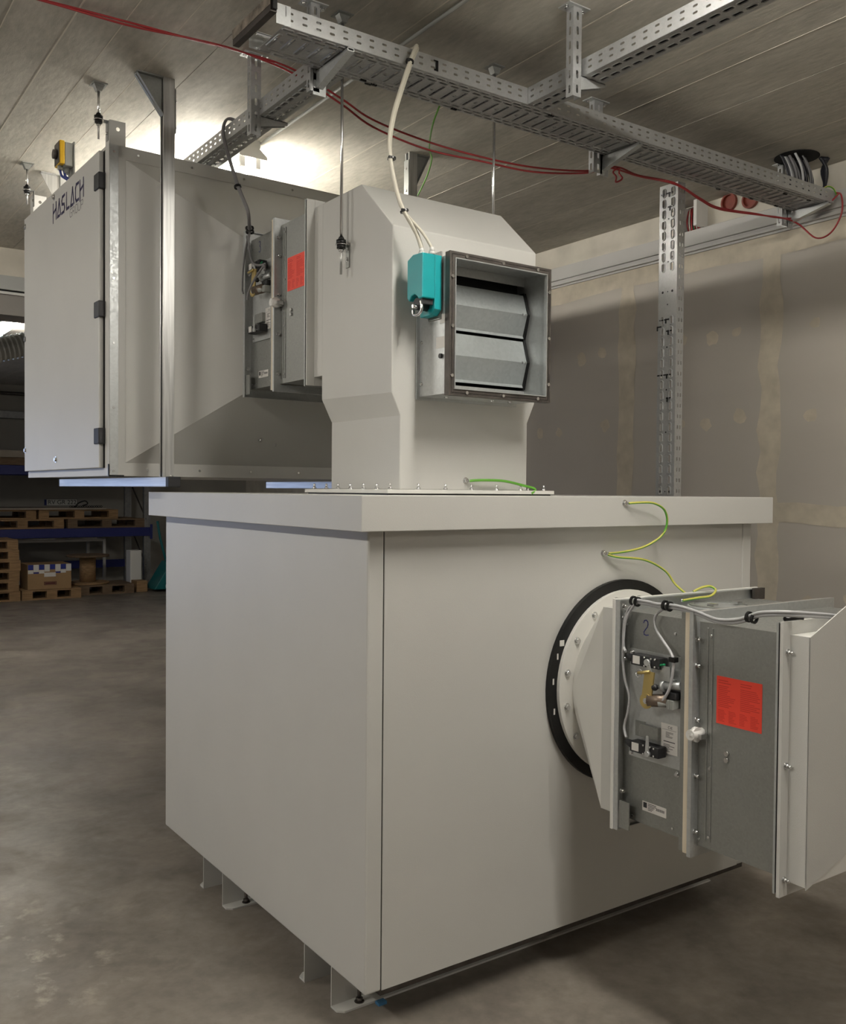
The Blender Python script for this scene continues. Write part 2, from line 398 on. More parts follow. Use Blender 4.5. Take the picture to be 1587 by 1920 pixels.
for yj in yb[1:-2]:
    for zz in (2.04, 2.51, 2.0 - .94, .55):
        for k_ in range(4):
            if random.random() < .12: continue
            y = yj + .20 + k_ * .20 + random.uniform(-.02, .02); z = zz + random.uniform(-.02, .02) - (.02 if k_ % 2 else 0); rr = random.uniform(.028, .045)
            n = 11; pts = []
            for q in range(n):
                a = 2 * math.pi * q / n; r_ = rr * random.uniform(.75, 1.2); pts.append((XW - .0004, y + math.cos(a) * r_, z + math.sin(a) * r_))
            MB().poly(pts[::-1]).build('compound_dab', 'comp', wr)
# stepped steel trim between boards and concrete, two of the red conduits and a cable niche sit above it
t1 = struct(MB().box(XW - .035, XW + .02, -7, 5.1, 3.062, 3.150), 'trim_1', 'trimg', bevel=.003)
MB().box(XW - .02, XW + .02, -7, 5.1, 3.048, 3.062).build('recess', 'trimg', t1)
MB().box(XW - .032, XW + .02, -7, 5.1, 3.030, 3.048).build('lower_lip', 'trimg', t1, bevel=.002)
MB().box(XW - .012, XW + .02, -7, 5.1, 3.018, 3.030).build('shadow_groove', 'trimg', t1)
struct(MB().box(6.0, 6.2, 5.1, 14.4, 0, ZC + .05), 'wall_side', 'concb')
struct(MB().box(-7.2, 6.2, 14.2, 14.4, 0, ZC + .05), 'wall_back', pbr('grey painted wall', (.33, .315, .285), .8, 0, .1, 40, .06, 2))
struct(MB().box(-7.35, -7.2, -7.2, 14.4, 0, ZC + .05), 'wall_left', pbr('pale wall', (.45, .43, .40), .8))
struct(MB().box(-7.2, 5.2, -7.35, -7.2, 0, ZC + .05), 'wall_front', pbr('pale wall front', (.45, .43, .40), .8))
# dropped beam across the hall behind the big unit
t2 = struct(MB().box(-7.2, XW, 4.8, 5.1, 3.10, ZC), 'trim_2', 'concb')
MB().box(-7.2, XW, 4.77, 5.1, 3.002, 3.10).build('steel_band', pbr('grey band', (.34, .345, .33), .6), t2)
MB().box(-7.2, XW, 4.78, 5.1, 2.972, 2.990).build('pale_lip', 'trimg', t2)
MB().box(-7.2, XW, 4.80, 5.1, 2.990, 3.002).build('shadow_groove', 'void', t2)
MB().box(-7.2, XW, 4.80, 5.1, 2.83, 2.972).build('lower_board', pbr('brown grey board', (.20, .185, .17), .7), t2)
wl = struct(MB().box(-6.6, -3.2, 14.17, 14.2, .05, 2.6), 'window_1', pbr('frosted gate pane', (.6, .7, .85), .5, emit=((.55, .68, 1.0), .6)))

# =================================================================== FLUORESCENT LAMPS (row along x = 0.5 and a row to the left)
def lamp(x, y0, y1, label, group=None):
    t = thing('ceiling_lamp', label, 'lamp', (x, (y0 + y1) / 2, ZC))
    MB().prism([(x - .035, y0, ZC - .001), (x + .035, y0, ZC - .001), (x + .035, y0, 3.262), (x - .035, y0, 3.262)], (0, y1 - y0, 0)).build('housing', 'white', t)
    m = MB()
    m.prism([(x - .03, y0 + .002, 3.262), (x + .03, y0 + .002, 3.262), (x + .058, y0 + .002, 3.235), (x + .054, y0 + .002, 3.232), (x + .028, y0 + .002, 3.257), (x - .028, y0 + .002, 3.257), (x - .054, y0 + .002, 3.232), (x - .058, y0 + .002, 3.235)], (0, y1 - y0 - .004, 0))
    m.build('reflector', 'white', t)
    for s_ in (y0, y1 - .004):
        MB().prism([(x - .03, s_, 3.262), (x + .03, s_, 3.262), (x + .072, s_, 3.228), (x + .072, s_, 3.214), (x - .072, s_, 3.214), (x - .072, s_, 3.228)], (0, .004, 0)).build('end_plate', 'plastw', t)
    for s_ in (-.04, .04):
        tb = MB().cyl((x + s_, y0 + .05, 3.195), (x + s_, y1 - .05, 3.195), .013, 8).build('tube', 'tube', t)
        for yy in (y0 + .035, y1 - .055): MB().box(x + s_ - .012, x + s_ + .012, yy, yy + .02, 3.178, 3.258).build('socket', 'plastw', tb)
    return t
lamp(.50, 1.89, 3.35, 'white twin tube ceiling lamp glowing above the big grey unit')
lamp(.45, -1.95, -.45, 'white twin tube ceiling lamp over the front of the grey enclosure')
lamp(.45, -5.75, -4.25, 'added twin tube fill lamp, unseen far behind the camera')  # unseen fixture added as fill to lift the lower enclosure front
lamp(.50, 6.9, 8.4, 'lit twin tube ceiling lamp beyond the dropped beam at far left')
lamp(-3.3, -.9, .6, 'white twin tube ceiling lamp to the left of the grey enclosure')
lamp(-3.3, 2.9, 4.4, 'white twin tube ceiling lamp at left just before the dropped beam')
one(MB().tube([(.535, -.72, 3.290), (.535, 1.88, 3.285)], .007, 8, 1), 'ceiling_conduit', 'boxg', 'thin grey conduit running along the ceiling to the lamp', 'conduit')

# =================================================================== GREY ENCLOSURE
BX, BY, Z0, ZL = 1.7986, 1.6932, .13, 1.6
enc = thing('machine_enclosure', 'large light grey sheet metal enclosure with overhanging lid standing on folded feet', 'enclosure', (BX / 2, BY / 2, 0))
MB().box(.004, BX - .004, .004, BY - .004, Z0 + .002, 1.53).build('core', 'void', enc)
MB().prism([(0, 0, Z0), (.0555, 0, Z0), (.0555, .03, Z0), (.03, .03, Z0), (.03, BY, Z0), (0, BY, Z0)], (0, 0, 1.52 - Z0)).build('side_panel', 'grey', enc, bevel=.006)
MB().box(BX - .056, BX, 0, .055, Z0, 1.52).build('corner_post', 'grey', enc, bevel=.006)
MB().box(.0575, BX - .0585, .0, .03, Z0, 1.52).build('front_panel', 'grey', enc, bevel=.0015)
MB().box(BX - .03, BX, .055, BY, Z0, 1.52).build('side_panel', 'grey', enc)
MB().box(.03, BX - .03, BY - .03, BY, Z0, 1.52).build('back_panel', 'grey', enc)
MB().box(.06, BX - .01, .012, .05, Z0 - .022, Z0 + .01).build('base_rail', 'dsteel', enc)
MB().box(.01, BX - .01, .05, BY - .01, Z0 - .004, Z0 + .004).build('base_plate', 'greyd', enc)
o_ = .0574
m = MB(); a0, a1, b0, b1 = -o_, BX + o_, -o_, BY + o_
m.box(a0, a1, b0, b1, 1.497, ZL)
m.build('lid', 'grey', enc, bevel=.002)
for y1_, y2_ in ((.21, .385), (1.065, 1.255)):
    for yy, s_ in ((y1_, -1), (y2_, 1)):
        pr = [(0, 0), (0, Z0), (.004 * -s_, Z0), (.004 * -s_, .009), (0, .004)]
        foot = MB()
        foot.box(.004, BX - .02, yy, yy + .004 * s_, .006, Z0)
        c = .016
        # floor flange with a clipped corner at its front end
        foot.prism([(.004, yy, 0.0), (.004, yy + .036 * s_, 0.0), (.024, yy + .054 * s_, 0.0), (BX - .02, yy + .054 * s_, 0.0), (BX - .02, yy, 0.0)], (0, 0, .006))
        fo = foot.build('foot_channel', 'grey', enc)
        bolt((.09, yy + .03 * s_, .006), (0, 0, 1), fo, .011, .012, True, .03, mat='dsteel')
MB().box(.13, .16, .128, .15, .0, .009).build('shim', 'shim', enc)
bolt((1.005, -o_, 1.578), (0, -1, 0), enc, .008, .008)
bolt((.962, 0, 1.402), (0, -1, 0), enc, .008, .012)
def wire(name, pts, r, mat, label, cat='cable', group=None, lugs=()):
    m = MB().tube(pts, r, 8, 8)
    if not lugs: return one(m, name, mat, label, cat, group)
    t = thing(name, label, cat, pts[0], group)
    m.build('sheath', mat, t)
    for p, q in lugs:
        p = Vector(p); d = (Vector(q) - p).normalized()
        MB().cyl(p, p + d * .022, .0042, 8).build('cable_lug', 'zinc', t)
    return t
wire('earth_wire', [(1.012, -.068, 1.577), (1.06, -.085, 1.580), (1.115, -.095, 1.577), (1.168, -.095, 1.553), (1.188, -.09, 1.508), (1.172, -.08, 1.462), (1.105, -.06, 1.424), (1.03, -.035, 1.407), (.972, -.016, 1.402)], .0042, 'earth',
     'green and yellow earth wire looping from the lid edge to the box front', group=None, lugs=[((1.008, -.066, 1.577), (1.06, -.085, 1.58)), ((.968, -.014, 1.401), (1.03, -.035, 1.407))])
wire('earth_wire', [(.968, -.016, 1.398), (1.01, -.030, 1.388), (1.12, -.05, 1.376), (1.215, -.06, 1.335), (1.250, -.08, 1.285), (1.225, -.16, 1.252), (1.15, -.25, 1.245), (1.10, -.292, 1.25)], .0042, 'earth',
     'green and yellow earth wire curving from the box front down to the big damper', lugs=[((.966, -.014, 1.399), (1.01, -.03, 1.388))])

# =================================================================== HOOD ON THE LID
HX0, HX1, HXm = .285, .921, .603
LX0, LX1 = .32, .886
hood = thing('duct_hood', 'grey chamfered sheet metal duct hood bolted on top of the enclosure lid', 'duct', (HXm, .55, ZL))
yf, yb_ = .32, .805
m = MB()
L_ = [(LX0, yf, 1.618), (LX0, yf, 1.868), (HX0, yf, 1.943), (HX0, yf, 2.50), (HX0, .525, 2.688), (HX0, yb_, 2.688), (HX0, yb_, 1.955), (LX0, .79, 1.868), (LX0, .79, 1.618)]
R_ = [(LX1 if abs(p[0] - LX0) < 1e-6 else HX1, p[1], p[2]) for p in L_]
v = L_ + R_
m.add(v, [(0, 1, 7, 8)[::-1], (1, 2, 6, 7)[::-1], (2, 3, 4, 5, 6)[::-1], (9, 10, 16, 17), (10, 11, 15, 16), (11, 12, 13, 14, 15),
          (0, 9, 10, 1)[::-1], (1, 10, 11, 2)[::-1], (2, 11, 12, 3)[::-1], (3, 12, 13, 4)[::-1], (4, 13, 14, 5)[::-1], (5, 14, 15, 6)[::-1], (6, 15, 16, 7)[::-1], (7, 16, 17, 8)[::-1], (8, 17, 9, 0)[::-1]])
for f in m.f: f.reverse()
m.build('shell', 'grey', hood, bevel=.004)
MB().box(HX0 + .0005, HX1 - .0005, yb_ - .002, .868, 2.045, 2.687).build('rear_collar', 'grey', hood)
MB().rframe(HX0 - .033, HX1 + .033, 2.012, 2.718, .035, .866, .871).build('rear_flange', 'grey', hood, bevel=.001)
MB().box(.235, .972, .262, .842, 1.605, 1.618).build('base_flange', 'white', hood, bevel=.0015)
MB().box(.245, .962, .272, .832, 1.600, 1.605).build('gasket', 'black', hood)
for i in range(7):
    bolt((.262 + i * .683 / 6, .29, 1.618), (0, 0, 1), hood, .007, .006, True, .014)
    bolt((.262 + i * .683 / 6, .815, 1.618), (0, 0, 1), hood, .007, .006, True, .014)
for i in range(1, 6):
    bolt((.265, .29 + i * .525 / 6, 1.618), (0, 0, 1), hood, .007, .006, True, .014)
    bolt((.944, .29 + i * .525 / 6, 1.618), (0, 0, 1), hood, .007, .006, True, .014)
bolt((.600, yf, 1.652), (0, -1, 0), hood, .008, .010)
wire('earth_wire', [(.606, .306, 1.651), (.66, .295, 1.654), (.75, .288, 1.652), (.83, .282, 1.638), (.885, .272, 1.624), (.86, .262, 1.608)], .0048, 'earthg',
     'short green earth wire from the hood front to the base flange', lugs=[((.604, .307, 1.651), (.66, .295, 1.654))])

# =================================================================== FIRE DAMPERS
def label_lines(m, x, y0, y1, z0, z1, n, fill=.9, seed=1):    # printed lines on a label facing -X (text runs towards -Y)
    rnd = random.Random(seed); h = (z1 - z0) / n
    for i in range(n):
        z = z1 - (i + .5) * h; ln = (y0 - y1) * fill * rnd.uniform(.45, 1)
        m.add([(x, y0, z - h * .2), (x, y0 - ln, z - h * .2), (x, y0 - ln, z + h * .2), (x, y0, z + h * .2)], [(0, 1, 2, 3)])
    return m
def fire_damper(cx, y0, cz, digit, label):
    t = thing('fire_damper', label, 'damper', (cx, y0 - .28, cz - .355))
    X = cx - .32
    def b(m_, n, mat, **k): return m_.build(n, mat, t, **k)
    zz = lambda d: cz + d
    yy = lambda d: y0 + d
    # flanges
    fl = MB().rframe(cx - .355, cx + .355, zz(-.355), zz(.355), .036, yy(-.006), yy(0))
    fl.rframe(cx - .355, cx + .355, zz(-.355), zz(.355), .003, yy(-.018), yy(-.006))
    fl = b(fl, 'rear_flange', 'galvl')
    # casing halves (four walls each)
    def shell(n, ya, yb2, mat='galv'):
        m_ = MB(); e = .32
        m_.box(cx - e, cx - e + .004, yy(yb2), yy(ya), zz(-e), zz(e)); m_.box(cx + e - .004, cx + e, yy(yb2), yy(ya), zz(-e), zz(e))
        m_.box(cx - e + .004, cx + e - .004, yy(yb2), yy(ya), zz(-e), zz(-e + .004)); m_.box(cx - e + .004, cx + e - .004, yy(yb2), yy(ya), zz(e - .004), zz(e))
        return b(m_, n, mat)
    shell('rear_casing', -.006, -.245)
    MB().box(cx - .30, cx + .30, yy(-.13), yy(-.10), zz(-.30), zz(.30)).build('blade', 'cream', t)
    b(MB().rframe(cx - .343, cx + .343, zz(-.343), zz(.343), .024, yy(-.262), yy(-.245)), 'mid_flange', 'galv')
    b(MB().rframe(cx - .347, cx + .347, zz(-.345), zz(.345), .028, yy(-.279), yy(-.262)), 'board_strip', 'cream')
    b(MB().rframe(cx - .350, cx + .350, zz(-.352), zz(.348), .030, yy(-.292), yy(-.279)), 'mid_flange', 'galvl')
    fc = shell('front_casing', -.292, -.560)
    for s_ in (-.318, -.334):
        MB().box(X - .003, X + .001, yy(s_ - .005), yy(s_), zz(-.30), zz(.305)).build('rib', 'galv', fc, bevel=.001)
    fl2 = b(MB().rframe(cx - .353, cx + .353, zz(-.355), zz(.352), .034, yy(-.566), yy(-.560)), 'front_flange', 'galvl')
    MB().rframe(cx - .350, cx + .350, zz(-.352), zz(.350), .030, yy(-.570), yy(-.566)).build('rubber_seal', 'black', fl2)
    # bolts along the flanges
    for d in (-.26, -.10, .06, .215, .29): bolt((X - .012, yy(-.292), zz(d - .02)), (0, -1, 0), t, .0055, .012)
    for d in (-.235, .175, .30, .335, -.33, -.27): bolt((X - .018, yy(-.018), zz(d)), (0, -1, 0), t, .0055, .010)
    for a, d in ((-.02, .318 - .04), (-.205, .318 - .045), (-.03, -.30), (-.05, -.305), (-.205, -.30), (-.30, -.30), (-.545, -.295)): bolt((X, yy(a), zz(d)), (-1, 0, 0), t, .004, .003, False)
    for d in (-.285, -.09, .095, .285): bolt((X - .003, yy(-.335), zz(d)), (-1, 0, 0), t, .0045, .003, False)
    for d in (-.035, -.053): bolt((X, yy(-.39), zz(d)), (-1, 0, 0), t, .0075, .006, False)
    # labels
    st = b(MB().box(X - .0008, X, yy(-.498), yy(-.352), zz(.043), zz(.176)), 'warning_sticker', 'red')
    pm = MB(); xs = X - .0012
    label_lines(pm, xs, yy(-.358), yy(-.42), zz(.155), zz(.168), 2, .9, 3); label_lines(pm, xs, yy(-.43), yy(-.494), zz(.155), zz(.168), 2, .8, 9)
    label_lines(pm, xs, yy(-.358), yy(-.42), zz(.09), zz(.152), 12, .95, 4); label_lines(pm, xs, yy(-.43), yy(-.494), zz(.09), zz(.152), 12, 1, 5)
    for k_ in range(4): label_lines(pm, xs, yy(-.358 - .035 * k_), yy(-.388 - .035 * k_), zz(.05), zz(.084), 8, .95, 11 + k_)
    pm.build('print', 'redp', st)
    rl = b(MB().box(X - .0055, X - .0045, yy(-.222), yy(-.160), zz(-.083), zz(.005)), 'rating_label', 'paper')
    pm = MB(); xs = X - .006
    pm.add([(xs, yy(-.165), zz(-.0125)), (xs, yy(-.217), zz(-.0125)), (xs, yy(-.217), zz(-.0118)), (xs, yy(-.165), zz(-.0118))], [(0, 1, 2, 3)])
    label_lines(pm, xs, yy(-.178), yy(-.21), zz(-.036), zz(-.018), 6, .9, 2); label_lines(pm, xs, yy(-.17), yy(-.214), zz(-.05), zz(-.044), 1, 1, 2)
    label_lines(pm, xs, yy(-.17), yy(-.214), zz(-.077), zz(-.054), 6, .95, 8)
    fn = lambda u, v_: (xs, yy(-.187) - u, zz(-.008) + v_)
    strokes(pm, [[(.006, .006), (.001, .006), (0, .003), (.001, 0), (.006, 0)], [(.015, .006), (.010, .006), (.009, .003), (.010, 0), (.015, 0)], [(.009, .003), (.014, .003)]], .0012, fn)
    pm.build('print', 'print', rl)
    wl_ = b(MB().prism([(X - .0005, yy(-.088), zz(-.249)), (X - .0005, yy(-.18), zz(-.249)), (X - .0005, yy(-.18), zz(-.278)), (X - .0005, yy(-.088), zz(-.278))], (-.0006, 0, 0)), 'serial_label', 'paper')
    pm = MB(); xs = X - .0015
    label_lines(pm, xs, yy(-.110), yy(-.15), zz(-.274), zz(-.251), 5, .9, 6)
    pm.box(xs, xs + .0001, yy(-.106), yy(-.092), zz(-.268), zz(-.252)); 
    for k_ in range(9): pm.add([(xs, yy(-.142 - .0036 * k_), zz(-.266)), (xs, yy(-.144 - .0036 * k_), zz(-.266)), (xs, yy(-.144 - .0036 * k_), zz(-.258)), (xs, yy(-.142 - .0036 * k_), zz(-.258))], [(0, 1, 2, 3)])
    pm.build('print', 'print', wl_)
    # handwritten digit
    fn = lambda u, v_: (X - .0006, yy(-.083) - u, zz(.255) + v_)
    D2 = [[(0, .036), (.003, .043), (.010, .045), (.016, .040), (.017, .032), (.014, .024), (.007, .016), (.001, .008), (.002, .001), (.010, -.001), (.019, .001)]]
    D3 = [[(0, .042), (.008, .045), (.015, .040), (.014, .031), (.006, .025), (.014, .020), (.018, .011), (.014, .002), (.006, -.001), (.0, .004)]]
    strokes(MB(), D2 if digit == 2 else D3, .0030, fn).build('handwritten_digit', 'ink', t)
    # release mechanism on its plate
    mp = b(MB().box(X - .0045, X, yy(-.240), yy(-.034), zz(-.122), zz(.208)), 'mechanism_plate', 'galvl')
    for d, a in ((.196, -.045), (-.112, -.045), (-.135, -.222)): bolt((X - .0045, yy(a), zz(d)), (-1, 0, 0), mp, .0055, .006)
    for zo in (.184, -.078):
        sw = b(MB().box(X - .045, X - .010, yy(-0.184), yy(-0.074), zz(zo - .016), zz(zo + .016)).cyl((X - .028, yy(-0.070), zz(zo)), (X - .028, yy(-0.046), zz(zo + .004)), .013, 12, .009), 'limit_switch', 'blackm', bevel=.002)
        MB().box(X - .0456, X - .045, yy(-0.109), yy(-0.082), zz(zo - .011), zz(zo + .013)).build('switch_label', 'paper', sw)
        for a, d in ((-.129, .013), (-.129, -.012), (-.169, .012), (-.169, -.010), (-.154, .012)): bolt((X - .045, yy(a), zz(zo + d)), (-1, 0, 0), sw, .003, .003, False)
        if zo > 0: MB().prism([(X - .052, yy(-0.136), zz(zo + .006)), (X - .052, yy(-0.148), zz(zo + .006)), (X - .052, yy(-0.166), zz(zo - .045)), (X - .052, yy(-0.152), zz(zo - .045))], (.004, 0, 0)).cyl((X - .054, yy(-0.142), zz(zo)), (X - .045, yy(-0.142), zz(zo)), .010, 10).build('switch_arm', 'galvl', sw)
        else: MB().prism([(X - .052, yy(-0.140), zz(zo - .012)), (X - .052, yy(-0.154), zz(zo - .012)), (X - .052, yy(-0.150), zz(zo + .045)), (X - .052, yy(-0.143), zz(zo + .045))], (.004, 0, 0)).cyl((X - .054, yy(-0.147), zz(zo - .008)), (X - .045, yy(-0.147), zz(zo - .008)), .009, 10).build('switch_arm', 'galvl', sw)
    lv = b(MB().prism([(X - .058, yy(-.140), zz(.160)), (X - .058, yy(-.176), zz(.160)), (X - .058, yy(-.166), zz(.085)), (X - .058, yy(-.130), zz(.085))], (.005, 0, 0)).cyl((X - .060, yy(-.147), zz(.072)), (X - .054, yy(-.147), zz(.072)), .0225, 24).cyl((X - .066, yy(-.122), zz(.152)), (X - .058, yy(-.160), zz(.160)), .005, 8), 'release_lever', 'brass')
    bolt((X - .060, yy(-.147), zz(.072)), (-1, 0, 0), lv, .006, .004)
    b(MB().cyl((X - .052, yy(-.150), zz(.074)), (X - .030, yy(-.205), zz(.080)), .019, 16), 'motor', 'bronze')
    cb = MB().cyl((X - .050, yy(-.186), zz(.071)), (X - .036, yy(-.210), zz(.075)), .010, 10)
    for k_ in range(6): cb.box(X - .045, X - .008, yy(-.212 - .004 * k_), yy(-.2145 - .004 * k_), zz(.060), zz(.086))
    cb.box(X - .042, X - .008, yy(-.235), yy(-.211), zz(.062), zz(.084))
    b(cb, 'plug_connector', 'boxg')
    b(MB().box(X - .038, X - .004, yy(-.240), yy(-.190), zz(.088), zz(.108)), 'solenoid', 'blackm', bevel=.003)
    b(MB().cyl((X - .030, yy(-.196), zz(.122)), (X - .020, yy(-.243), zz(.128)), .012, 12).cyl((X - .034, yy(-.186), zz(.120)), (X - .034, yy(-.197), zz(.121)), .016, 12), 'damper_cylinder', 'galvl')
    b(MB().box(X - .034, X - .004, yy(-.216), yy(-.180), zz(.136), zz(.140)).box(X - .036, X - .032, yy(-.216), yy(-.180), zz(.138), zz(.180)), 'angle_bracket', 'galvl')
    b(MB().ball((X - .050, yy(-.172), zz(.116)), .0105, 12).cyl((X - .048, yy(-.174), zz(.116)), (X - .034, yy(-.190), zz(.120)), .006, 8), 'push_knob', 'blackm')
    b(MB().tube([(X - .040, yy(-.168 - .016 * q), zz(.186 - .004 * (q % 2))) for q in range(3)], .0035, 6, 3), 'green_wire', 'greenl')
    sp = [(X - .058 + .004 * math.sin(q), yy(-.118 + .011 * math.cos(q)), zz(.150 + .011 * math.sin(q))) for q in [0.6 * i for i in range(22)]]
    b(MB().tube(sp, .0014, 5, 2), 'spring', 'zinc')
    b(MB().box(X - .002, X - .001, yy(-.055), yy(-.038), zz(.146), zz(.172)), 'green_tag', 'greenl')
    vl = b(MB().box(X - .0022, X - .001, yy(-.046), yy(-.036), zz(.022), zz(.143)), 'strip_label', 'paper')
    pm = MB()
    for k_ in range(14):
        if k_ in (4, 9): continue
        pm.add([(X - .0026, yy(-.039), zz(.034 + k_ * .0055)), (X - .0026, yy(-.043), zz(.034 + k_ * .0055)), (X - .0026, yy(-.043), zz(.0375 + k_ * .0055)), (X - .0026, yy(-.039), zz(.0375 + k_ * .0055))], [(0, 1, 2, 3)])
    pm.build('print', 'print', vl)
    b(MB().box(X - .02, X, yy(-.16), yy(-.088), zz(-.05), zz(-.012)).box(X - .006, X, yy(-.10), yy(-.06), zz(-.055), zz(-.008)), 'angle_bracket', 'galv')
    # round inspection knob beside the board strip
    kb = b(MB().cyl((X - .03, yy(-.300), zz(.004)), (X - .03, yy(-.312), zz(.004)), .021, 20).cyl((X - .05, yy(-.302), zz(.004)), (X, yy(-.302), zz(.004)), .015, 16), 'inspection_knob', 'plastw')
    MB().box(X - .034, X - .006, yy(-.328), yy(-.312), zz(-.006), zz(.008)).build('latch', 'zinc', kb)
    # corner bracket, top cover and bracing
    b(MB().box(X - .030, X - .026, yy(-.06), yy(-.02), zz(-.345), zz(-.262)), 'corner_bracket', 'galv')
    tp = b(MB().cyl((cx, yy(-.12), zz(.318)), (cx, yy(-.12), zz(.326)), .105, 32), 'inspection_cover', 'galvl')
    MB().ring((cx, yy(-.12), zz(.326)), (0, 0, 1), .085, .10, .004, 32).build('rim', 'galv', tp)
    for a in (-.6, .6): MB().box(cx + a * .1 - .012, cx + a * .1 + .012, yy(-.145), yy(-.12), zz(.330), zz(.338)).build('wing_nut', 'zinc', tp)
    b(MB().box(cx + .30, cx + .355, yy(-.03), yy(-.018), zz(.318), zz(.357)), 'corner_bracket', 'dsteel')
    return t
FD = (1.065, -.30, .93)
fire_damper(*FD, 2, 'galvanised fire damper marked 2 with red sticker on the front of the enclosure')
FE = (.605, 1.445, 2.365)
fire_damper(*FE, 3, 'galvanised fire damper marked 3 between the hood and the big hanging unit')

# round to square connection between enclosure and damper 2
cn = thing('duct_transition', 'off white round to square duct piece with black ring on the enclosure front', 'duct', (1.055, -.15, .58))
rc = Vector((1.055, 0, .95))
MB().ring(rc - V(0, .001, 0), (0, -1, 0), .30, .357, .016, 72).build('rubber_ring', 'black', cn)
MB().ring(rc - V(0, .017, 0), (0, -1, 0), .24, .322, .014, 72).build('ring_flange', 'white', cn, bevel=.001)
for k_ in range(16):
    a = 2 * math.pi * (k_ + .5) / 16
    bolt(rc + V(math.cos(a) * .292, -.031, math.sin(a) * .292), (0, -1, 0), cn, .009, .008)
for a_, w_ in ((2.66, .010), (2.80, .003), (3.05, .003), (3.35, .003)):
    p = rc + V(math.cos(a_) * .339, -.0175, math.sin(a_) * .339)
    MB().box(p.x - w_, p.x + w_, p.y - .001, p.y, p.z - .010, p.z + .010).build('ring_tag', 'paper', cn)
sq = [(.745, .61), (1.385, .61), (1.385, 1.25), (.745, 1.25)]
m = MB(); Nq = 12; ya, yb2 = -.031, -.215; rr = .262; circ = []
for c_ in range(4):
    a0_ = math.pi + c_ * math.pi / 2
    arc = [rc + V(math.cos(a0_ + math.pi / 2 * i / Nq) * rr, ya, math.sin(a0_ + math.pi / 2 * i / Nq) * rr) for i in range(Nq + 1)]
    P = V(sq[c_][0], yb2, sq[c_][1])
    m.add([P] + arc, [(0, i, i + 1) for i in range(1, Nq + 1)], True)
    P2 = V(sq[(c_ + 1) % 4][0], yb2, sq[(c_ + 1) % 4][1])
    m.add([P, arc[-1], P2], [(0, 1, 2)])
m.build('cone', 'white', cn)
MB().tube([rc + V(-.262, -.033, 0), (.80, -.10, .945), (.762, -.17, .925)], .002, 6, 4).build('weld_seam', 'white', cn)
MB().rframe(.744, 1.386, .609, 1.251, .004, -.295, yb2).build('square_collar', 'grey', cn)
MB().rframe(.708, 1.422, .573, 1.287, .040, -.300, -.289).build('square_flange', 'white', cn, bevel=.001)

# oblique grey outlet after damper 2
ou = thing('outlet_duct', 'light grey wedge shaped outlet duct bolted to the front of damper 2', 'duct', (1.0, -.95, .575))
yo = FD[1] - .570
MB().rframe(.712, 1.418, .568, 1.285, .036, yo - .010, yo).build('square_flange', 'grey', ou, bevel=.001)
for d in (.275, -.02, -.318): bolt((.732, yo - .010, .93 + d), (0, -1, 0), ou, .0065, .008, True, .008)
yfp = yo - .066
m = MB().prism([(.745, yo - .010, .608), (1.385, yo - .010, .608), (1.385, yo - .010, 1.2495), (.745, yo - .010, 1.2495)], (0, yfp - yo + .013, 0)); m.build('shell', 'white', ou)
MB().box(.7435, .745, yfp, yo - .010, .606, 1.250).build('side_plate', 'grey', ou)
fp_ = [(.7435, yfp, .600), (1.40, yfp, .800), (1.40, yfp, 1.534), (.7435, yfp, 1.250)]
MB().prism(fp_, (0, .003, 0)).build('front_plate', 'grey', ou, bevel=.0008)

# cables clipped along damper 2
def cable_clip(p, parent, ax=(0, 1, 0), r=.011):
    p = Vector(p); a = Vector(ax).normalized()
    return MB().ring(p - a * .012, a, r - .003, r + .002, .007, 16).ring(p + a * .005, a, r - .003, r + .002, .007, 16).build('cable_clip', 'black', parent)
X2 = .745
def dcables():
    t = thing('control_cable', 'pair of grey control cables clipped along the top edge of damper 2', 'cable', (.72, -.6, 1.27))
    main = [(.722, -.369, 1.283), (.722, -.417, 1.282), (.722, -.458, 1.279), (.722, -.492, 1.281), (.722, -.547, 1.280), (.722, -.603, 1.272), (.722, -.667, 1.259), (.722, -.727, 1.264), (.722, -.769, 1.278), (.716, -.805, 1.292), (.712, -.850, 1.300), (.735, -.890, 1.302), (.80, -.905, 1.296), (.90, -.912, 1.284), (1.0, -.912, 1.262)]
    for dz, dy in ((.0, 0), (.0085, .004)):
        MB().tube([(p[0] - dy, p[1], p[2] + dz) for p in main], .0045, 8, 6).build('sheath', 'cableg', t)
    MB().tube([(.722, -.369, 1.282), (.722, -.340, 1.257), (.720, -.328, 1.22), (.718, -.326, 1.178), (.712, -.334, 1.143), (.702, -.352, 1.133)], .0042, 8, 6).build('sheath', 'cableg', t)
    MB().tube([(.718, -.371, 1.279), (.712, -.342, 1.23), (.710, -.334, 1.164), (.710, -.334, 1.098), (.712, -.341, 1.043), (.714, -.357, .997), (.714, -.352, .947), (.712, -.340, .90), (.702, -.358, .872)], .0042, 8, 6).build('sheath', 'cableg', t)
    MB().tube([(.722, -.492, 1.282), (.722, -.455, 1.259), (.722, -.444, 1.234), (.722, -.453, 1.208), (.718, -.482, 1.181), (.712, -.515, 1.153), (.705, -.531, 1.130), (.702, -.531, 1.097), (.700, -.523, 1.052), (.698, -.504, 1.017), (.696, -.489, 1.002)], .0042, 8, 6).build('sheath', 'cableg', t)
    for p in ((.722, -.369, 1.286), (.722, -.492, 1.285), (.722, -.777, 1.284)): cable_clip(p, t, (0, 1, .1), .013)
    MB().box(.698, .716, -.540, -.520, 1.128, 1.142).build('cable_tie', 'black', t)
    MB().ring((.93, -.912, 1.280), (1, .1, -.15), .008, .011, .006, 12).build('cable_tie', 'black', t)
    MB().cyl((.735, -.868, 1.290), (.80, -.876, 1.288), .006, 8).build('cable_tie', 'black', t)
    return t
dcables()
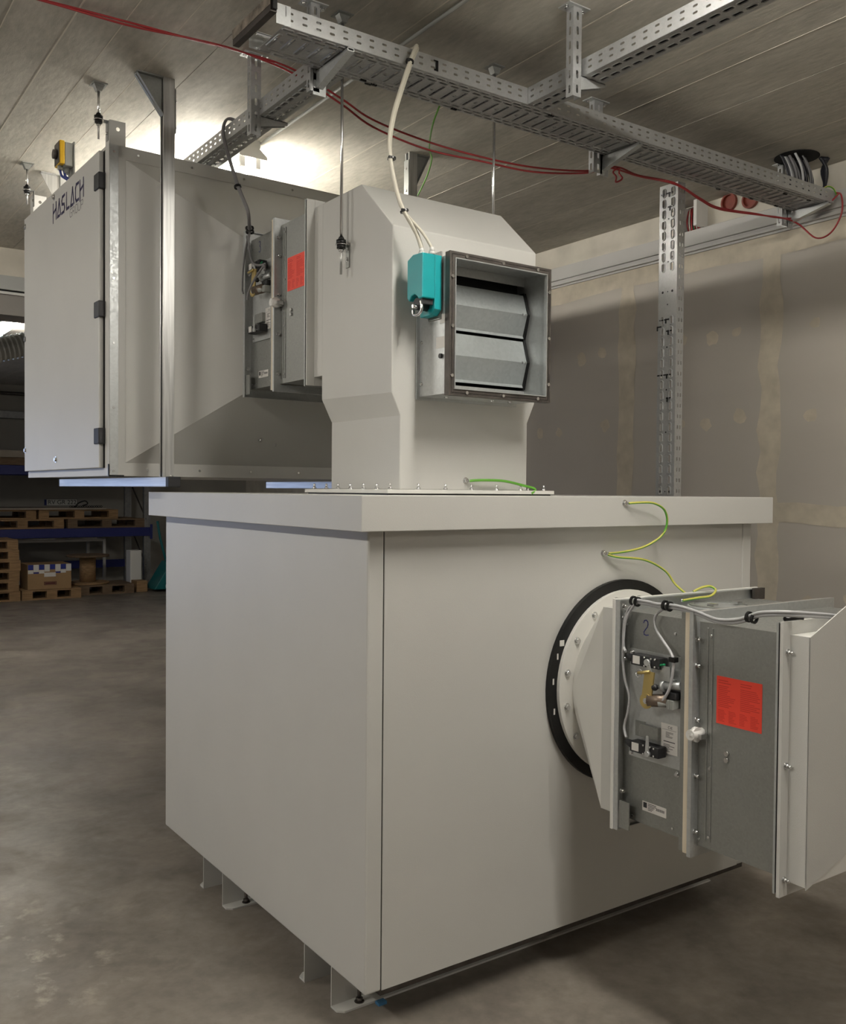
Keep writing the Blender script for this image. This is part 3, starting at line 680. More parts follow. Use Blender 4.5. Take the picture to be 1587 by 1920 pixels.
wire('earth_wire', [(.985, -.330, 1.268), (1.05, -.335, 1.273), (1.12, -.335, 1.276), (1.158, -.325, 1.292), (1.15, -.308, 1.304), (1.12, -.298, 1.300), (1.09, -.288, 1.287)], .0042, 'earth',
     'short green and yellow earth wire hooked over the top flange of damper 2', lugs=[((.98, -.326, 1.268), (1.05, -.335, 1.273))])

# =================================================================== LOUVRE DAMPER WITH ACTUATOR
lo = thing('louvre_damper', 'galvanised louvre damper with dark frame mounted on the front of the hood', 'damper', (HXm, .22, 1.928))
MB().rframe(.383, .825, 1.926, 2.392, .022, .131, .137).rframe(.3835, .8245, 1.9265, 2.3915, .004, .137, .157).build('front_frame', 'dsteel', lo)
MB().rframe(.384, .824, 1.927, 2.391, .022, .138, .141).build('casing_flange', 'galvl', lo)
MB().rframe(.392, .816, 1.934, 2.384, .0015, .131, .318).build('casing', 'galvl', lo)
MB().rframe(.4035, .8045, 1.9465, 2.3715, .003, .127, .138).build('inner_lip', 'galvl', lo)
MB().rframe(.380, .826, 1.924, 2.392, .020, .312, .318).build('rear_flange', 'galvl', lo)
MB().box(.395, .813, .30, .306, 1.937, 2.381).build('back_void', 'void', lo)
MB().box(.394, .814, .262, .266, 2.352, 2.382).build('stop_strip', 'galvl', lo)
MB().box(.394, .814, .256, .260, 1.936, 1.976).build('stop_strip', 'galvl', lo)
for zt, zb in ((2.322, 2.161), (2.157, 1.985)):
    zm = (zt + zb) / 2 + .004; x0, x1 = .398, .803
    prof = [(.262, zt - .003), (.254, zt - .004), (.230, zm), (.254, zb + .012), (.250, zb + .002), (.262, zb + .003), (.262, zb + .014), (.238, zm), (.262, zt - .014)]
    bl = MB().prism([(x0, a, c) for a, c in prof], (x1 - x0, 0, 0)).build('louvre_blade', 'galvb', lo)
    MB().prism([(x1 - .001, .25, zt + .004), (x1 - .001, .226, zm), (x1 - .001, .25, zb - .004), (x1 - .001, .29, zb - .004), (x1 - .001, .29, zt + .004)], (.010, 0, 0)).build('end_seal', 'black', bl)
    for k_ in (-.022, -.008): MB().box(x1 + k_ - .004, x1 + k_ + .002, .2275, .231, zm - .005, zm + .003).build('rivet', 'zinc', bl)
    gm = MB(); gc = (zt + zb) / 2 - .01
    for k_ in range(24):
        a = 2 * math.pi * k_ / 24
        gm.box(.396, .400, .235 + .045 * math.cos(a) - .002, .235 + .045 * math.cos(a) + .002, gc + .045 * math.sin(a) - .002, gc + .045 * math.sin(a) + .002)
    gm.cyl((.396, .235, gc), (.4, .235, gc), .042, 24); gm.build('gear_wheel', 'galvl', bl)
for z_, xs_ in ((1.937, (.455, .61, .765)), (2.381, (.45, .605, .76))):
    for x_ in xs_: bolt((x_, .131, z_), (0, -1, 0), lo, .006, .004, False)
for z_ in (1.99, 2.15, 2.31):
    for x_ in (.394, .814): bolt((x_, .131, z_), (0, -1, 0), lo, .006, .004, False)
for z_ in (1.975, 2.115): bolt((.392, .30, z_), (-1, 0, 0), lo, .005, .004)
MB().box(.391, .392, .155, .195, 2.165, 2.195).build('rating_label', 'paper', lo)
MB().box(.391, .392, .145, .215, 2.085, 2.122).build('rating_label', 'paper', lo)
MB().cyl((.392, .185, 2.058), (.384, .185, 2.058), .008, 14).build('hole_plug', 'blackm', lo)
for x_ in (.46, .66, .74): bolt((x_, .25, 1.934), (0, 0, -1), lo, .006, .004)
ac = thing('damper_actuator', 'teal damper actuator on the left side of the louvre damper', 'actuator', (.345, .22, 2.20))
MB().prism([(.386, .179, 2.208), (.386, .179, 2.384), (.386, .262, 2.384), (.386, .262, 2.19), (.386, .20, 2.19)], (-.028, 0, 0)).build('rear_shell', 'teal', ac, bevel=.002)
MB().prism([(.3575, .178, 2.240), (.3575, .178, 2.384), (.3575, .234, 2.386), (.3575, .266, 2.372), (.3575, .266, 2.248), (.3575, .254, 2.236), (.3575, .240, 2.252), (.3575, .222, 2.256), (.3575, .206, 2.246), (.3575, .200, 2.238)], (-.050, 0, 0)).build('front_shell', 'teal', ac, bevel=.003)
MB().cyl((.36, .226, 2.226), (.318, .226, 2.226), .020, 16).box(.315, .357, .188, .212, 2.222, 2.24).build('shaft_socket', 'blackm', ac)
MB().tube([(.30, .222, 2.216), (.335, .222, 2.216), (.372, .222, 2.216)], .0065, 10, 2).build('damper_shaft', 'zinc', ac)
MB().tube([(.318, .20, 2.235), (.318, .195, 2.205), (.318, .212, 2.190), (.318, .24, 2.192), (.318, .246, 2.21)], .005, 8, 5).build('clamp', 'zinc', ac)
MB().box(.386, .392, .185, .255, 2.18, 2.40).build('mounting_plate', 'galv', ac)
for (x_, y_) in ((.330, .215), (.352, .188)):
    MB().cyl((x_, y_, 2.384), (x_, y_, 2.394), .011, 6).cyl((x_, y_, 2.394), (x_, y_, 2.408), .0095, 12, .007).build('cable_gland', 'plastw', ac)
wpts = [(.335, .46, 3.10), (.39, .43, 3.13), (.415, .395, 3.141), (.405, .362, 3.134), (.374, .345, 3.082), (.316, .324, 2.951), (.275, .307, 2.847), (.250, .289, 2.749), (.250, .271, 2.658), (.264, .253, 2.569), (.277, .240, 2.524)]
wt = thing('actuator_cable', 'pair of cream cables hanging from the tray down to the teal actuator', 'cable', (.3, .3, 2.7))
MB().tube([(p[0] - .004, p[1] - .003, p[2]) for p in wpts] + [(.315, .225, 2.455), (.330, .215, 2.404)], .0072, 10, 7).build('sheath', 'cablew', wt)
MB().tube([(p[0] + .006, p[1] + .005, p[2] - .002) for p in wpts] + [(.325, .205, 2.455), (.352, .188, 2.404)], .0052, 10, 7).build('sheath', 'cablew', wt)
for p, d in (((.252, .28, 2.70), (0, .1, 1)), ((.277, .240, 2.524), (-.3, .2, 1)), ((.362, .342, 3.066), (.3, .1, 1))):
    MB().ring(Vector(p) - Vector(d).normalized() * .003, d, .008, .0145, .006, 14).box(p[0] - .016, p[0] - .006, p[1] - .012, p[1] - .004, p[2] - .004, p[2] + .004).build('cable_tie', 'black', wt)

# =================================================================== BIG HANGING UNIT
UX, UY, UZ0, UZ1, UW, UD = -.245, 1.69, 1.667, 3.06, 1.70, 1.36
un = thing('air_handling_unit', 'big light grey hanging unit with hinged door and navy lettering at upper left', 'ventilation unit', (UX, UY, UZ0))
un.rotation_euler = (0, 0, math.radians(1.3))
MB().box(UX, UX + UW, UY + .002, UY + UD, UZ0 + .002, UZ1 - .002).build('body', 'grey', un)
m = MB()
m.box(UX - .003, UX + .002, UY, UY + .052, UZ0, UZ1); m.box(UX - .003, UX + .002, UY + .052, UY + UD, UZ0, UZ0 + .030); m.box(UX - .003, UX + .002, UY + .052, UY + UD, UZ1 - .012, UZ1)
m.build('side_frame', 'grey', un)
dr = MB().box(UX - .024, UX - .004, UY + .066, UY + UD - .008, UZ0 + .034, UZ1 - .014).build('door', 'grey', un, bevel=.003)
MB().box(UX - .004, UX - .002, UY + .050, UY + UD - .008, UZ0 + .034, UZ1 - .014).build('seal', 'black', dr)
for z_ in (2.917, 2.376, 1.837):
    MB().box(UX - .032, UX - .023, UY + .046, UY + .115, z_ - .034, z_ + .034).box(UX - .03, UX - .002, UY + .046, UY + .066, z_ - .034, z_ + .034).build('hinge', 'blackm', dr, bevel=.003)
for y_, z_ in ((3.020, 3.003), (3.022, 2.406), (3.022, 1.813), (2.456, 3.020), (2.428, 1.751)): bolt((UX - .024, y_, z_), (-1, 0, 0), dr, .011, .007)
# lettering on the door
fn = lambda u, v_: (UX - .0246, 2.470 - u, 2.912 + v_)
ln = []; h_, w_, gp = .074, .052, .0215
LET = dict(H=[[(0, -.14), (0, 1)], [(1, -.02), (1, 1)], [(0, .42), (1, .62)]], A=[[(.05, -.02), (.62, 1)], [(.62, 1), (1.02, .02)], [(.05, -.02), (.70, -.02)]],
           S=[[(.95, 1.02), (.25, .98), (.05, .78), (.12, .55), (.85, .45), (.95, .2), (.75, .0), (.0, -.02)]], L=[[(.15, 1), (.15, 0), (.95, 0)]],
           C=[[(1, 1), (.3, 1), (.1, .8), (.1, .2), (.3, 0), (1, 0)]])
for i, c in enumerate('HASLACH'):
    for l in LET[c]: ln.append([(i * (w_ + gp) + a * w_, b * h_) for a, b in l])
strokes(MB(), ln, .0135, fn).build('lettering', 'logo', dr)
LG = dict(G=[[(1, 1), (.2, 1), (0, .8), (0, .2), (.2, 0), (1, 0), (1, .5), (.5, .5)]], R=[[(0, 0), (0, 1), (.8, 1), (1, .8), (.8, .5), (0, .5)], [(.6, .5), (1, 0)]],
          O=[[(.2, 0), (0, .2), (0, .8), (.2, 1), (.8, 1), (1, .8), (1, .2), (.8, 0), (.2, 0)]], U=[[(0, 1), (0, .2), (.2, 0), (.8, 0), (1, .2), (1, 1)]], P=[[(0, 0), (0, 1), (.8, 1), (1, .8), (.8, .45), (0, .45)]])
ln = []
for i, c in enumerate('GROUP'):
    for l in LG[c]: ln.append([(.283 + i * .0435 + a * .031, -.052 + b * .036) for a, b in l])
strokes(MB(), ln, .0032, fn).build('lettering', 'logog', dr)
# front flange, galvanised edge strip and screws
fr = MB().box(UX + .036, UX + UW, UY - .002, UY + .001, UZ0, UZ0 + .056).box(UX + .036, UX + UW, UY - .002, UY + .001, UZ1 - .055, UZ1).box(UX + .036, UX + .066, UY - .002, UY + .001, UZ0 + .056, UZ1 - .055).box(UX + UW - .066, UX + UW, UY - .002, UY + .001, UZ0 + .056, UZ1 - .055)
fr = fr.build('front_flange', 'greyd', un)
sp_ = MB().box(UX, UX + .036, UY - .003, UY + .001, UZ0, UZ1).build('edge_strip', 'galvl', un)
for z_ in (3.029, 2.499, 2.228, 1.956, 1.687): bolt((UX + .016, UY - .003, z_), (0, -1, 0), sp_, .0055, .003, False)
for x_ in (.06, .30, .55, .80, 1.05): bolt((UX + x_ + .06, UY - .002, UZ1 - .027), (0, -1, 0), fr, .0055, .003, False); bolt((UX + x_ + .10, UY - .002, UZ0 + .028), (0, -1, 0), fr, .0055, .003, False)
A_ = [(UX + .066, UY, UZ0 + .056), (UX + UW - .066, UY, UZ0 + .056), (UX + UW - .066, UY, UZ1 - .055), (UX + .066, UY, UZ1 - .055)]
B_ = [(.285, 1.449, 2.045), (.925, 1.449, 2.045), (.925, 1.449, 2.685), (.285, 1.449, 2.685)]
m = MB().add(A_ + B_, [(0, 1, 5, 4), (1, 2, 6, 5), (2, 3, 7, 6), (3, 0, 4, 7)])
fu = m.build('funnel', 'greyd', un)
MB().rframe(.252, .958, 2.012, 2.718, .034, 1.443, 1.449).build('funnel_flange', 'grey', un)
bolt((.40, 1.575, 1.838), (0, -.75, -.66), fu, .008, .006); bolt((.48, 1.585, 1.82), (0, -.75, -.66), fu, .006, .004, False)
MB().box(UX - .006, UX - .002, UY - .004, UY + .004, UZ0 - .002, UZ0 + .05).box(UX - .006, UX + .06, UY - .006, UY - .003, UZ0 - .003, UZ0 + .004).build('corner_guard', 'black', un)
for y_ in (UY, UY + UD - .10):
    lg = MB().plate((UX, y_, UZ1 - .05), (1, 0, 0), (0, 0, 1), .066, .150, [(.026, .042, .108, .124)])
    lg.plate((UX, y_, UZ1 - .05), (0, 1, 0), (0, 0, 1), .05, .150, [])
    lg.build('lifting_lug', 'grey', un, solid=.004)

# earth wire on top of damper 3
wire('earth_wire', [(.40, 1.535, 2.705), (.45, 1.49, 2.715), (.53, 1.46, 2.735), (.60, 1.435, 2.752), (.61, 1.38, 2.745), (.575, 1.33, 2.728), (.53, 1.30, 2.718)], .004, 'earth',
     'green and yellow earth wire looping over the top of damper 3', lugs=[((.395, 1.54, 2.704), (.45, 1.49, 2.715))])

# safety switch on the unit roof
sw = thing('safety_switch', 'yellow and grey switch box on a bracket above the unit door', 'switch', (-.25, 2.35, 3.06))
MB().box(-.235, -.229, 2.30, 2.40, 3.063, 3.252).build('bracket', 'galv', sw)
MB().box(-.274, -.236, 2.303, 2.388, 3.135, 3.245).build('housing', 'boxg', sw, bevel=.003)
MB().box(-.298, -.2745, 2.300, 2.392, 3.140, 3.250).build('cover', 'yellow', sw, bevel=.004)
MB().box(-.3005, -.298, 2.304, 2.388, 3.145, 3.245).cyl((-.30, 2.345, 3.19), (-.318, 2.345, 3.19), .022, 16).build('rotary_knob', 'dsteel', sw)
MB().cyl((-.256, 2.345, 3.136), (-.256, 2.345, 3.108), .015, 10).cyl((-.285, 2.345, 3.14), (-.285, 2.345, 3.12), .012, 10).build('cable_gland', 'boxg', sw)
for dx in (0, .018): MB().tube([(-.285 + dx, 2.345, 3.122), (-.280 + dx, 2.34, 3.095), (-.262 + dx, 2.335, 3.082), (-.242 + dx, 2.335, 3.073), (-.215 + dx, 2.335, 3.070)], .006, 8, 5).build('cable', 'cableb', sw)

# =================================================================== STRUTS, RAILS AND HANGER RODS
def strut(x, y, zt, zb, gx, label):
    t = thing('support_strut', label, 'strut', (x + .024, y + .02, zb))
    MB().box(x + .004, x + .052, y, y + .003, zb, zt).box(x + .004, x + .052, y + .037, y + .040, zb, zt).box(x + .049, x + .052, y + .003, y + .037, zb, zt).box(x + .004, x + .007, y + .003, y + .011, zb, zt).box(x + .004, x + .007, y + .029, y + .037, zb, zt).build('channel', 'rail', t, bevel=.001)
    MB().box(x + .008, x + .010, y + .003, y + .037, zb, zt).build('channel_slot', 'void', t)
    s_ = -1 if gx < x else 1; xe = x + .004 if s_ < 0 else x + .052
    g = MB().prism([(xe, y + .018, zt - .002), (gx, y + .018, zt - .002), (gx, y + .018, zt - .015), (xe, y + .018, zt - .155)], (0, .004, 0))
    g.box(min(xe, gx), max(xe, gx), y - .002, y + .040, zt - .006, zt)
    d = V(xe - gx, 0, -.14); L_ = d.length; d.normalize(); n_ = V(d.z, 0, -d.x) * s_
    a = V(gx, y, zt - .010); bq = V(xe, y, zt - .155)
    g.prism([a, bq, bq + n_ * .003, a + n_ * .003], (0, .038, 0))
    g.build('gusset', 'galv', t)
    xb = x + .053 if s_ < 0 else x + .003
    pl = MB().box(xb, xb + .004 * -s_, y, y + .04, zt - .22, zt - .04).build('side_plate', 'galv', t)
    for z_ in (zt - .08, zt - .19): bolt((xb + .004 * -s_ if s_ < 0 else xb - .001, y + .02, z_), (-s_, 0, 0), pl, .007, .006)
    return t
def rail(x, y0, y1, z0, label):
    t = thing('support_rail', label, 'rail', (x + .025, (y0 + y1) / 2, z0))
    MB().box(x, x + .05, y0 + .035, y1, z0, z0 + .041).build('channel', 'railh', t, bevel=.0015)
    MB().box(x - .001, x + .051, y0, y0 + .035, z0 - .001, z0 + .042).build('end_cap', 'blackm', t, bevel=.003)
    MB().box(x - .001, x + .051, y1, y1 + .004, z0 - .001, z0 + .042).build('end_cap', 'blackm', t)
    for dy in (.03, .075): bolt((x + .025, y0 + dy + .01, z0 + .041), (0, 0, 1), t, .007, .006)
    return t
strut(-.096, 1.47, ZC, 1.664, -.20, 'tall galvanised strut with triangular gusset in front of the hanging unit')
rail(-.094, 1.395, 3.15, 1.622, 'galvanised rail with black end cap under the left side of the unit')
strut(1.19, 1.575, ZC, 1.664, 1.315, 'galvanised strut with triangular gusset rising behind the duct hood')
rail(1.18, 1.50, 3.17, 1.622, 'galvanised rail under the right side of the unit, behind the hood')
t = thing('ceiling_bracket', 'pale triangular bracket at the far left roof edge of the unit', 'bracket', (-.15, 3.0, ZC))
MB().prism([(-.23, 2.99, ZC), (-.09, 2.99, ZC), (-.09, 2.99, 3.06), (-.10, 2.99, 3.06)], (0, .004, 0)).box(-.23, -.09, 2.97, 3.01, ZC - .006, ZC).build('gusset', 'rail', t)
MB().box(-.13, -.09, 2.975, 3.01, 3.065, ZC - .006).build('channel', 'rail', t)
def ceil_base(t, x, y, mat='galv'):
    MB().box(x - .045, x + .045, y - .018, y + .018, ZC - .004, ZC - .0005).build('ceiling_plate', mat, t)
    for s_ in (-.032, .032): bolt((x + s_, y, ZC - .004), (0, 0, -1), t, .007, .007)
def hanger(x, y, zb, zr, side, label, zc_=None):
    t = thing('hanger_rod', label, 'rod', (x, y, ZC))
    MB().prism([(x - .022, y - .014, ZC - .004), (x + .022, y - .014, ZC - .004), (x + .010, y - .014, ZC - .03), (x - .010, y - .014, ZC - .03)], (0, .028, 0)).box(x - .03, x + .03, y - .03, y + .03, ZC - .004, ZC).build('ceiling_foot', 'galv', t)
    MB().cyl((x, y, ZC - .028), (x, y, zr), .0055, 10).build('sleeve', 'zinc', t)
    MB().cyl((x, y, zr + .001), (x, y, zb), .0045, 10).build('threaded_rod', 'rail', t)
    MB().cyl((x, y, zr + .004), (x, y, zr + .016), .013, 14, .008).cyl((x, y, zr - .012), (x, y, zr + .004), .018, 16).cyl((x, y, zr - .026), (x, y, zr - .014), .016, 16).build('rubber_buffer', 'black', t)
    MB().cyl((x, y, zr - .014), (x, y, zr - .011), .021, 14).cyl((x, y, zr - .036), (x, y, zr - .028), .009, 6).build('nut', 'zinc', t)
    sx, dx, dy = side
    br = MB().box(min(x, x + dx), max(x, x + dx), y - .012, y + .012 + dy, zr - .013, zr - .010).box(x + dx - .0015 * sx, x + dx - .0045 * sx, y - .012 + dy, y + .012 + dy, zr - .09, zr - .010).build('angle_plate', 'galv', t)
    bolt((x + dx - .0045 * sx, y + dy, zr - .06), (-sx, 0, 0), br, .006, .005)
    return t
hanger(.255, .612, 2.385, 2.502, (1, .030, 0), 'long threaded hanger rod on the left face of the hood')
hanger(.951, .612, 2.385, 2.502, (-1, -.030, 0), 'long hanger rod rising behind the right end of the hood')
hanger(-.287, 1.704, 3.072, 3.165, (1, .042, .006), 'short hanger rod at the near corner of the big unit')
hanger(-.315, 2.90, 3.09, 3.175, (1, .036, 0), 'short hanger rod at the far corner of the big unit')

# =================================================================== CABLE TRAYS
def tray(name, label, o, u, v, L_, W, H, wide, mat='tray', joint=None):
    # o: lower corner, u: along, v: across (bottom sheet), sides stand up along z (or along -n for a vertical tray)
    o, u, v = Vector(o), Vector(u), Vector(v); n_ = Vector((0, 0, 1)) if abs(u.z) < .5 else Vector((1, 0, 0))
    t = thing(name, label, 'cable tray', o + u * L_ * .5 + v * W * .5)
    P = .05; hs = []
    k_ = int(L_ / P)
    for i in range(k_):
        s_ = i * P
        if joint and abs(s_ + .025 - joint) < .09: continue
        if wide:
            for w_ in (.018, .038, W - .038, W - .018): hs.append((s_ + .006 + (.025 if w_ in (.038, W - .038) else 0), s_ + .040 + (.025 if w_ in (.038, W - .038) else 0), w_ - .0042, w_ + .0042))
        else:
            for q, w_ in enumerate((.028, W - .028)): hs.append((s_ + .007, s_ + .042, w_ - .0065, w_ + .0065))
    if wide:
        hs = [h for h in hs if h[1] < L_]
        for i in range(k_): 
            if i % 1 == 0: hs.append((i * P + .011, i * P + .020, .056, W - .056))
        # round punched holes between the cross slots
        for i in range(0, k_, 2): hs.append((i * P + .038, i * P + .046, W * .5 - .004, W * .5 + .004))
    m = MB().plate(o, u, v, L_, W, hs); m.build('tray_bottom', mat, t, solid=.0015)
    rm = MB()
    def outl(h, e, d):
        a, b, c, f = h[0] - e, h[1] + e, h[2] - e, h[3] + e; k = .3 * min(b - a, f - c)
        return [o + u * p + v * q - n_ * d for p, q in ((a + k, c), (b - k, c), (b, c + k), (b, f - k), (b - k, f), (a + k, f), (a, f - k), (a, c + k))]
    for h in hs:
        if h[0] < .003 or h[1] > L_ - .003: continue
        q_ = .0052 if abs(u.z) > .5 else .0032
        r0 = outl(h, .0045, .0007); r1 = outl(h, .0030, q_); r2_ = outl(h, .0008, q_); r3 = outl(h, .0003, .0)
        rm.add(r0 + r1 + r2_ + r3, [(8 * q + i, 8 * q + (i + 1) % 8, 8 * q + 8 + (i + 1) % 8, 8 * q + 8 + i) for q in range(3) for i in range(8)])
    tag(rm.build('slot_rims', mat, t), kind='stuff')
    for q in (0, 1):
        hs = []
        for i in range(k_):
            for z_ in (H * .36, H * .72): hs.append((i * P + .014, i * P + .032, z_ - .0035, z_ + .0035))
        MB().plate(o + v * (W * q), u, n_, L_, H, hs).build('tray_side', mat, t, solid=.0015)
        MB().plate(o + v * (W * q) + n_ * H, u, v * (1 - 2 * q), L_, .008, []).build('tray_lip', mat, t, solid=.0015)
    return t
ZT = 3.07
TA = tray('cable_tray', 'wide perforated cable tray running across the ceiling to the right wall', (-.09, .378, ZT), (1, 0, 0), (0, 1, 0), 3.04, .205, .060, True)
TB = tray('cable_tray', 'narrow perforated cable tray running out of the picture at top right', (.921, .374, ZT), (0, -1, 0), (1, 0, 0), 2.4, .100, .060, False)
TC = tray('cable_tray', 'narrow perforated cable tray passing behind the strut above the big unit', (.149, .588, ZT), (0, 1, 0), (1, 0, 0), 2.0, .098, .060, False)
MB().plate((.149, .584, ZT + .058), (0, 1, 0), (1, 0, 0), .03, .098, []).build('joint_plate', 'tray', TC, solid=.0015)
TD = tray('cable_tray', 'upright perforated cable tray post between the lid and the ceiling tray', (2.046, .603, .0), (0, 0, 1), (0, 1, 0), 3.062, .108, .050, False, joint=2.56)
for z_ in (2.56, 1.62):
    for y_, r_ in ((.628, .006), (.685, .006), (.655, .003)): MB().cyl((2.0450, y_, z_), (2.0445, y_, z_), r_, 10).build('punched_hole', 'void', TD)
for i in range(2, 27):
    if i % 4: continue
    MB().cyl((2.0450, .655, 1.70 + i * .05), (2.0445, .655, 1.70 + i * .05), .004, 8).build('punched_hole', 'void', TD)
# dark cables lying inside the trays, seen through the slots and over the sides
def run(label, axis, lo, hi, a0, a1, n, z):
    t = thing('tray_cables', label, 'cable', (0, 0, 0))
    t.location = (lo, a0, z) if axis == 'x' else (a0, lo, z); ORIG[t.name] = t.location.copy()
    for i in range(n):
        c = a0 + (a1 - a0) * (i + .5) / n; r_ = (a1 - a0) / n * .44; pts = []
        for k_ in range(9):
            q = lo + (hi - lo) * k_ / 8; d_ = random.uniform(-.004, .004)
            pts.append((q, c + d_, z + r_) if axis == 'x' else (c + d_, q, z + r_))
        MB().tube(pts, r_, 6, 2).build('cable', random.choice(('cablek', 'cabled', 'cablek', 'cabled', 'cableg')), t)
run('dark cables lying inside the wide tray, showing through its slots', 'x', .46, 2.76, .395, .566, 12, ZT + .004)
run('dark cables lying inside the top right narrow tray', 'y', -2.0, .36, .930, 1.012, 6, ZT + .004)
# notched end of the wide tray and the dirty end channel beside it
MB().plate((-.118, .376, ZT), (1, 0, 0), (0, 0, 1), .05, .063, [(.030, .034, .028, .060)]).build('end_tab', 'galvl', TA, solid=.0015)
MB().plate((-.118, .578, ZT), (1, 0, 0), (0, 0, 1), .05, .05, []).build('end_tab', 'galvl', TA, solid=.0015)
ec = thing('end_channel', 'dirty dark steel channel end piece beside the left end of the wide tray', 'channel', (-.14, .5, 3.1))
MB().box(-.140, -.118, .372, .66, 3.100, 3.104).box(-.140, -.136, .372, .66, 3.104, 3.150).box(-.122, -.118, .372, .66, 3.104, 3.140).build('channel', 'dsteel', ec)
MB().box(-.1415, -.140, .372, .66, 3.120, 3.152).build('rusty_edge', pbr('rusty mortar edge', (.20, .17, .135), .9, 0, .4, 60, .5, 30), ec)
MB().box(-.136, -.122, .36, .376, 3.104, 3.15).build('end_cap', 'black', ec)
# marker figure and zip ties on the trays
MB().box(.494, .505, .3745, .3765, 3.082, 3.118).box(.486, .505, .3745, .3765, 3.114, 3.118).box(.488, .497, .3745, .3765, 3.082, 3.088).build('cable_tie', 'black', TA)
for x_, y_ in ((.31, .56), (.36, .57), (.34, .575), (.72, .572), (1.06, .40), (2.3, .575), (2.55, .572), (2.62, .43), (2.75, .57), (2.80, .42)):
    MB().box(x_ - .012, x_ + .012, y_ - .004, y_ + .004, ZT - .006, ZT - .0012).build('cable_tie', 'black', TA)
for z_, y0_, y1_ in ((3.02, .63, .70), (2.955, .625, .66), (2.43, .64, .70), (2.40, .69, .715), (2.375, .625, .66), (2.17, .63, .71), (2.06, .625, .655)):
    MB().box(2.0425, 2.0455, y0_, y1_, z_ - .003, z_ + .003).box(2.042, 2.0455, y0_ + .02, y0_ + .026, z_ - .018, z_ + .004).build('cable_tie', 'black', TD)

def hang_profile(x, y, sx, sy, zb, label, arm=None):
    t = thing('ceiling_hanger', label, 'hanger', (x + sx / 2, y + sy / 2, ZC))
    MB().box(x - .03, x + sx + .03, y - .012, y + sy + .012, ZC - .004, ZC).build('head_plate', 'galvl', t)
    for s_ in (x - .02, x + sx + .02): bolt((s_, y + sy / 2, ZC - .004), (0, 0, -1), t, .007, .007)
    H_ = ZC - .004 - zb; hx = []
    for i in range(int(H_ / .05)):
        hx.append((.012 + i * .05, .040 + i * .05, sx * .5 - .0055, sx * .5 + .0055))
    hy = [(a, b, sy * .5 - .005, sy * .5 + .005) for a, b, _, _ in hx]
    m = MB().plate((x, y, zb), (0, 0, 1), (1, 0, 0), H_, sx, hx).plate((x, y, zb), (0, 0, 1), (0, 1, 0), H_, sy, hy).plate((x + sx, y, zb), (0, 0, 1), (0, 1, 0), H_, sy, hy)
    m.build('slotted_channel', 'tray', t, solid=.002)
    if arm:
        (x0, x1, y0, y1, zt) = arm
        if abs(y1 - y0) > abs(x1 - x0):   # arm along Y, tapering away from the channel (y0 root, y1 tip)
            a = MB()
            for xx in (x0, x1 - .003):
                a.prism([(xx, y0, zt), (xx, y1, zt), (xx, y1, zt - .012), (xx, y0, zt - .062)], (.003, 0, 0))
            a.box(x0, x1, y0, y1, zt - .003, zt)
            a.prism([(x0 + .003, y1, zt - .012), (x0 + .003, y0, zt - .062), (x0 + .003, y0, zt - .059), (x0 + .003, y1, zt - .009)], (x1 - x0 - .006, 0, 0))
            a.box(x0 - .012, x1 + .012, y0, y0 + .005, zt - .085, zt + .02)
        else:
            a = MB()
            for q in (y0, y1 - .003):
                a.prism([(x0, q, zt), (x1, q, zt), (x1, q, zt - .012), (x0, q, zt - .05)], (0, .003, 0))
            a.box(x0, x1, y0, y1, zt - .003, zt)
        ao = a.build('arm', 'galvl', t)
    return t
hang_profile(.112, 1.066, .040, .034, 2.990, 'slotted ceiling hanger with side slots holding the tray above the unit', (.113, .27, 1.070, 1.096, ZT - .001))
hang_profile(.868, .080, .038, .034, 2.990, 'brightly lit slotted ceiling hanger beside the top right tray', (.906, 1.03, .084, .110, ZT - .001))
hang_profile(.118, .592, .034, .028, 2.995, 'slotted ceiling hanger at the left end of the wide tray', (.140, .166, .591, .378, ZT - .001))
hang_profile(1.487, .592, .050, .030, 2.990, 'slotted ceiling hanger at the middle of the wide tray', (1.538, 1.562, .591, .385, ZT - .001))
hang_profile(2.835, .592, .050, .030, 2.990, 'slotted ceiling hanger at the right wall end of the wide tray', (2.890, 2.916, .591, .372, ZT - .001))

# grey cables dropping from the narrow tray to damper 3
t = thing('control_cable', 'dark grey cables dropping from the tray to damper 3', 'cable', (.14, 1.37, 3.1))
dp = [(.20, 1.34, 3.10), (.165, 1.355, 3.142), (.138, 1.372, 3.144), (.135, 1.40, 3.105), (.138, 1.368, 3.02), (.150, 1.28, 2.85), (.172, 1.235, 2.745), (.20, 1.28, 2.70), (.225, 1.322, 2.690)]
for q, d_ in enumerate(((0, 0), (.006, .006), (.003, -.006))):
    MB().tube([(p[0] + d_[0], p[1] + d_[1] * .4, p[2] + d_[0]) for p in dp], .0052, 8, 7).build('sheath', 'cabled', t)
MB().ring((.151, 1.283, 2.853), (.1, -.4, -.9), .010, .015, .008, 14).build('cable_tie', 'black', t)
x3 = .252
MB().tube([(.225, 1.322, 2.692), (.225, 1.335, 2.64), (.226, 1.30, 2.56), (.228, 1.245, 2.535), (.235, 1.205, 2.53), (.23, 1.19, 2.505)], .0048, 8, 7).build('sheath', 'cabled', t)
MB().tube([(.225, 1.326, 2.692), (.222, 1.36, 2.62), (.222, 1.385, 2.54), (.222, 1.39, 2.46), (.218, 1.37, 2.44)], .0042, 8, 7).build('sheath', 'cabled', t)
MB().tube([(.235, 1.20, 2.53), (.215, 1.25, 2.48), (.205, 1.29, 2.43), (.205, 1.30, 2.40)], .0045, 8, 7).build('sheath', 'cabled', t)
cable_clip((.224, 1.322, 2.695), t, (0, .2, 1), .016)
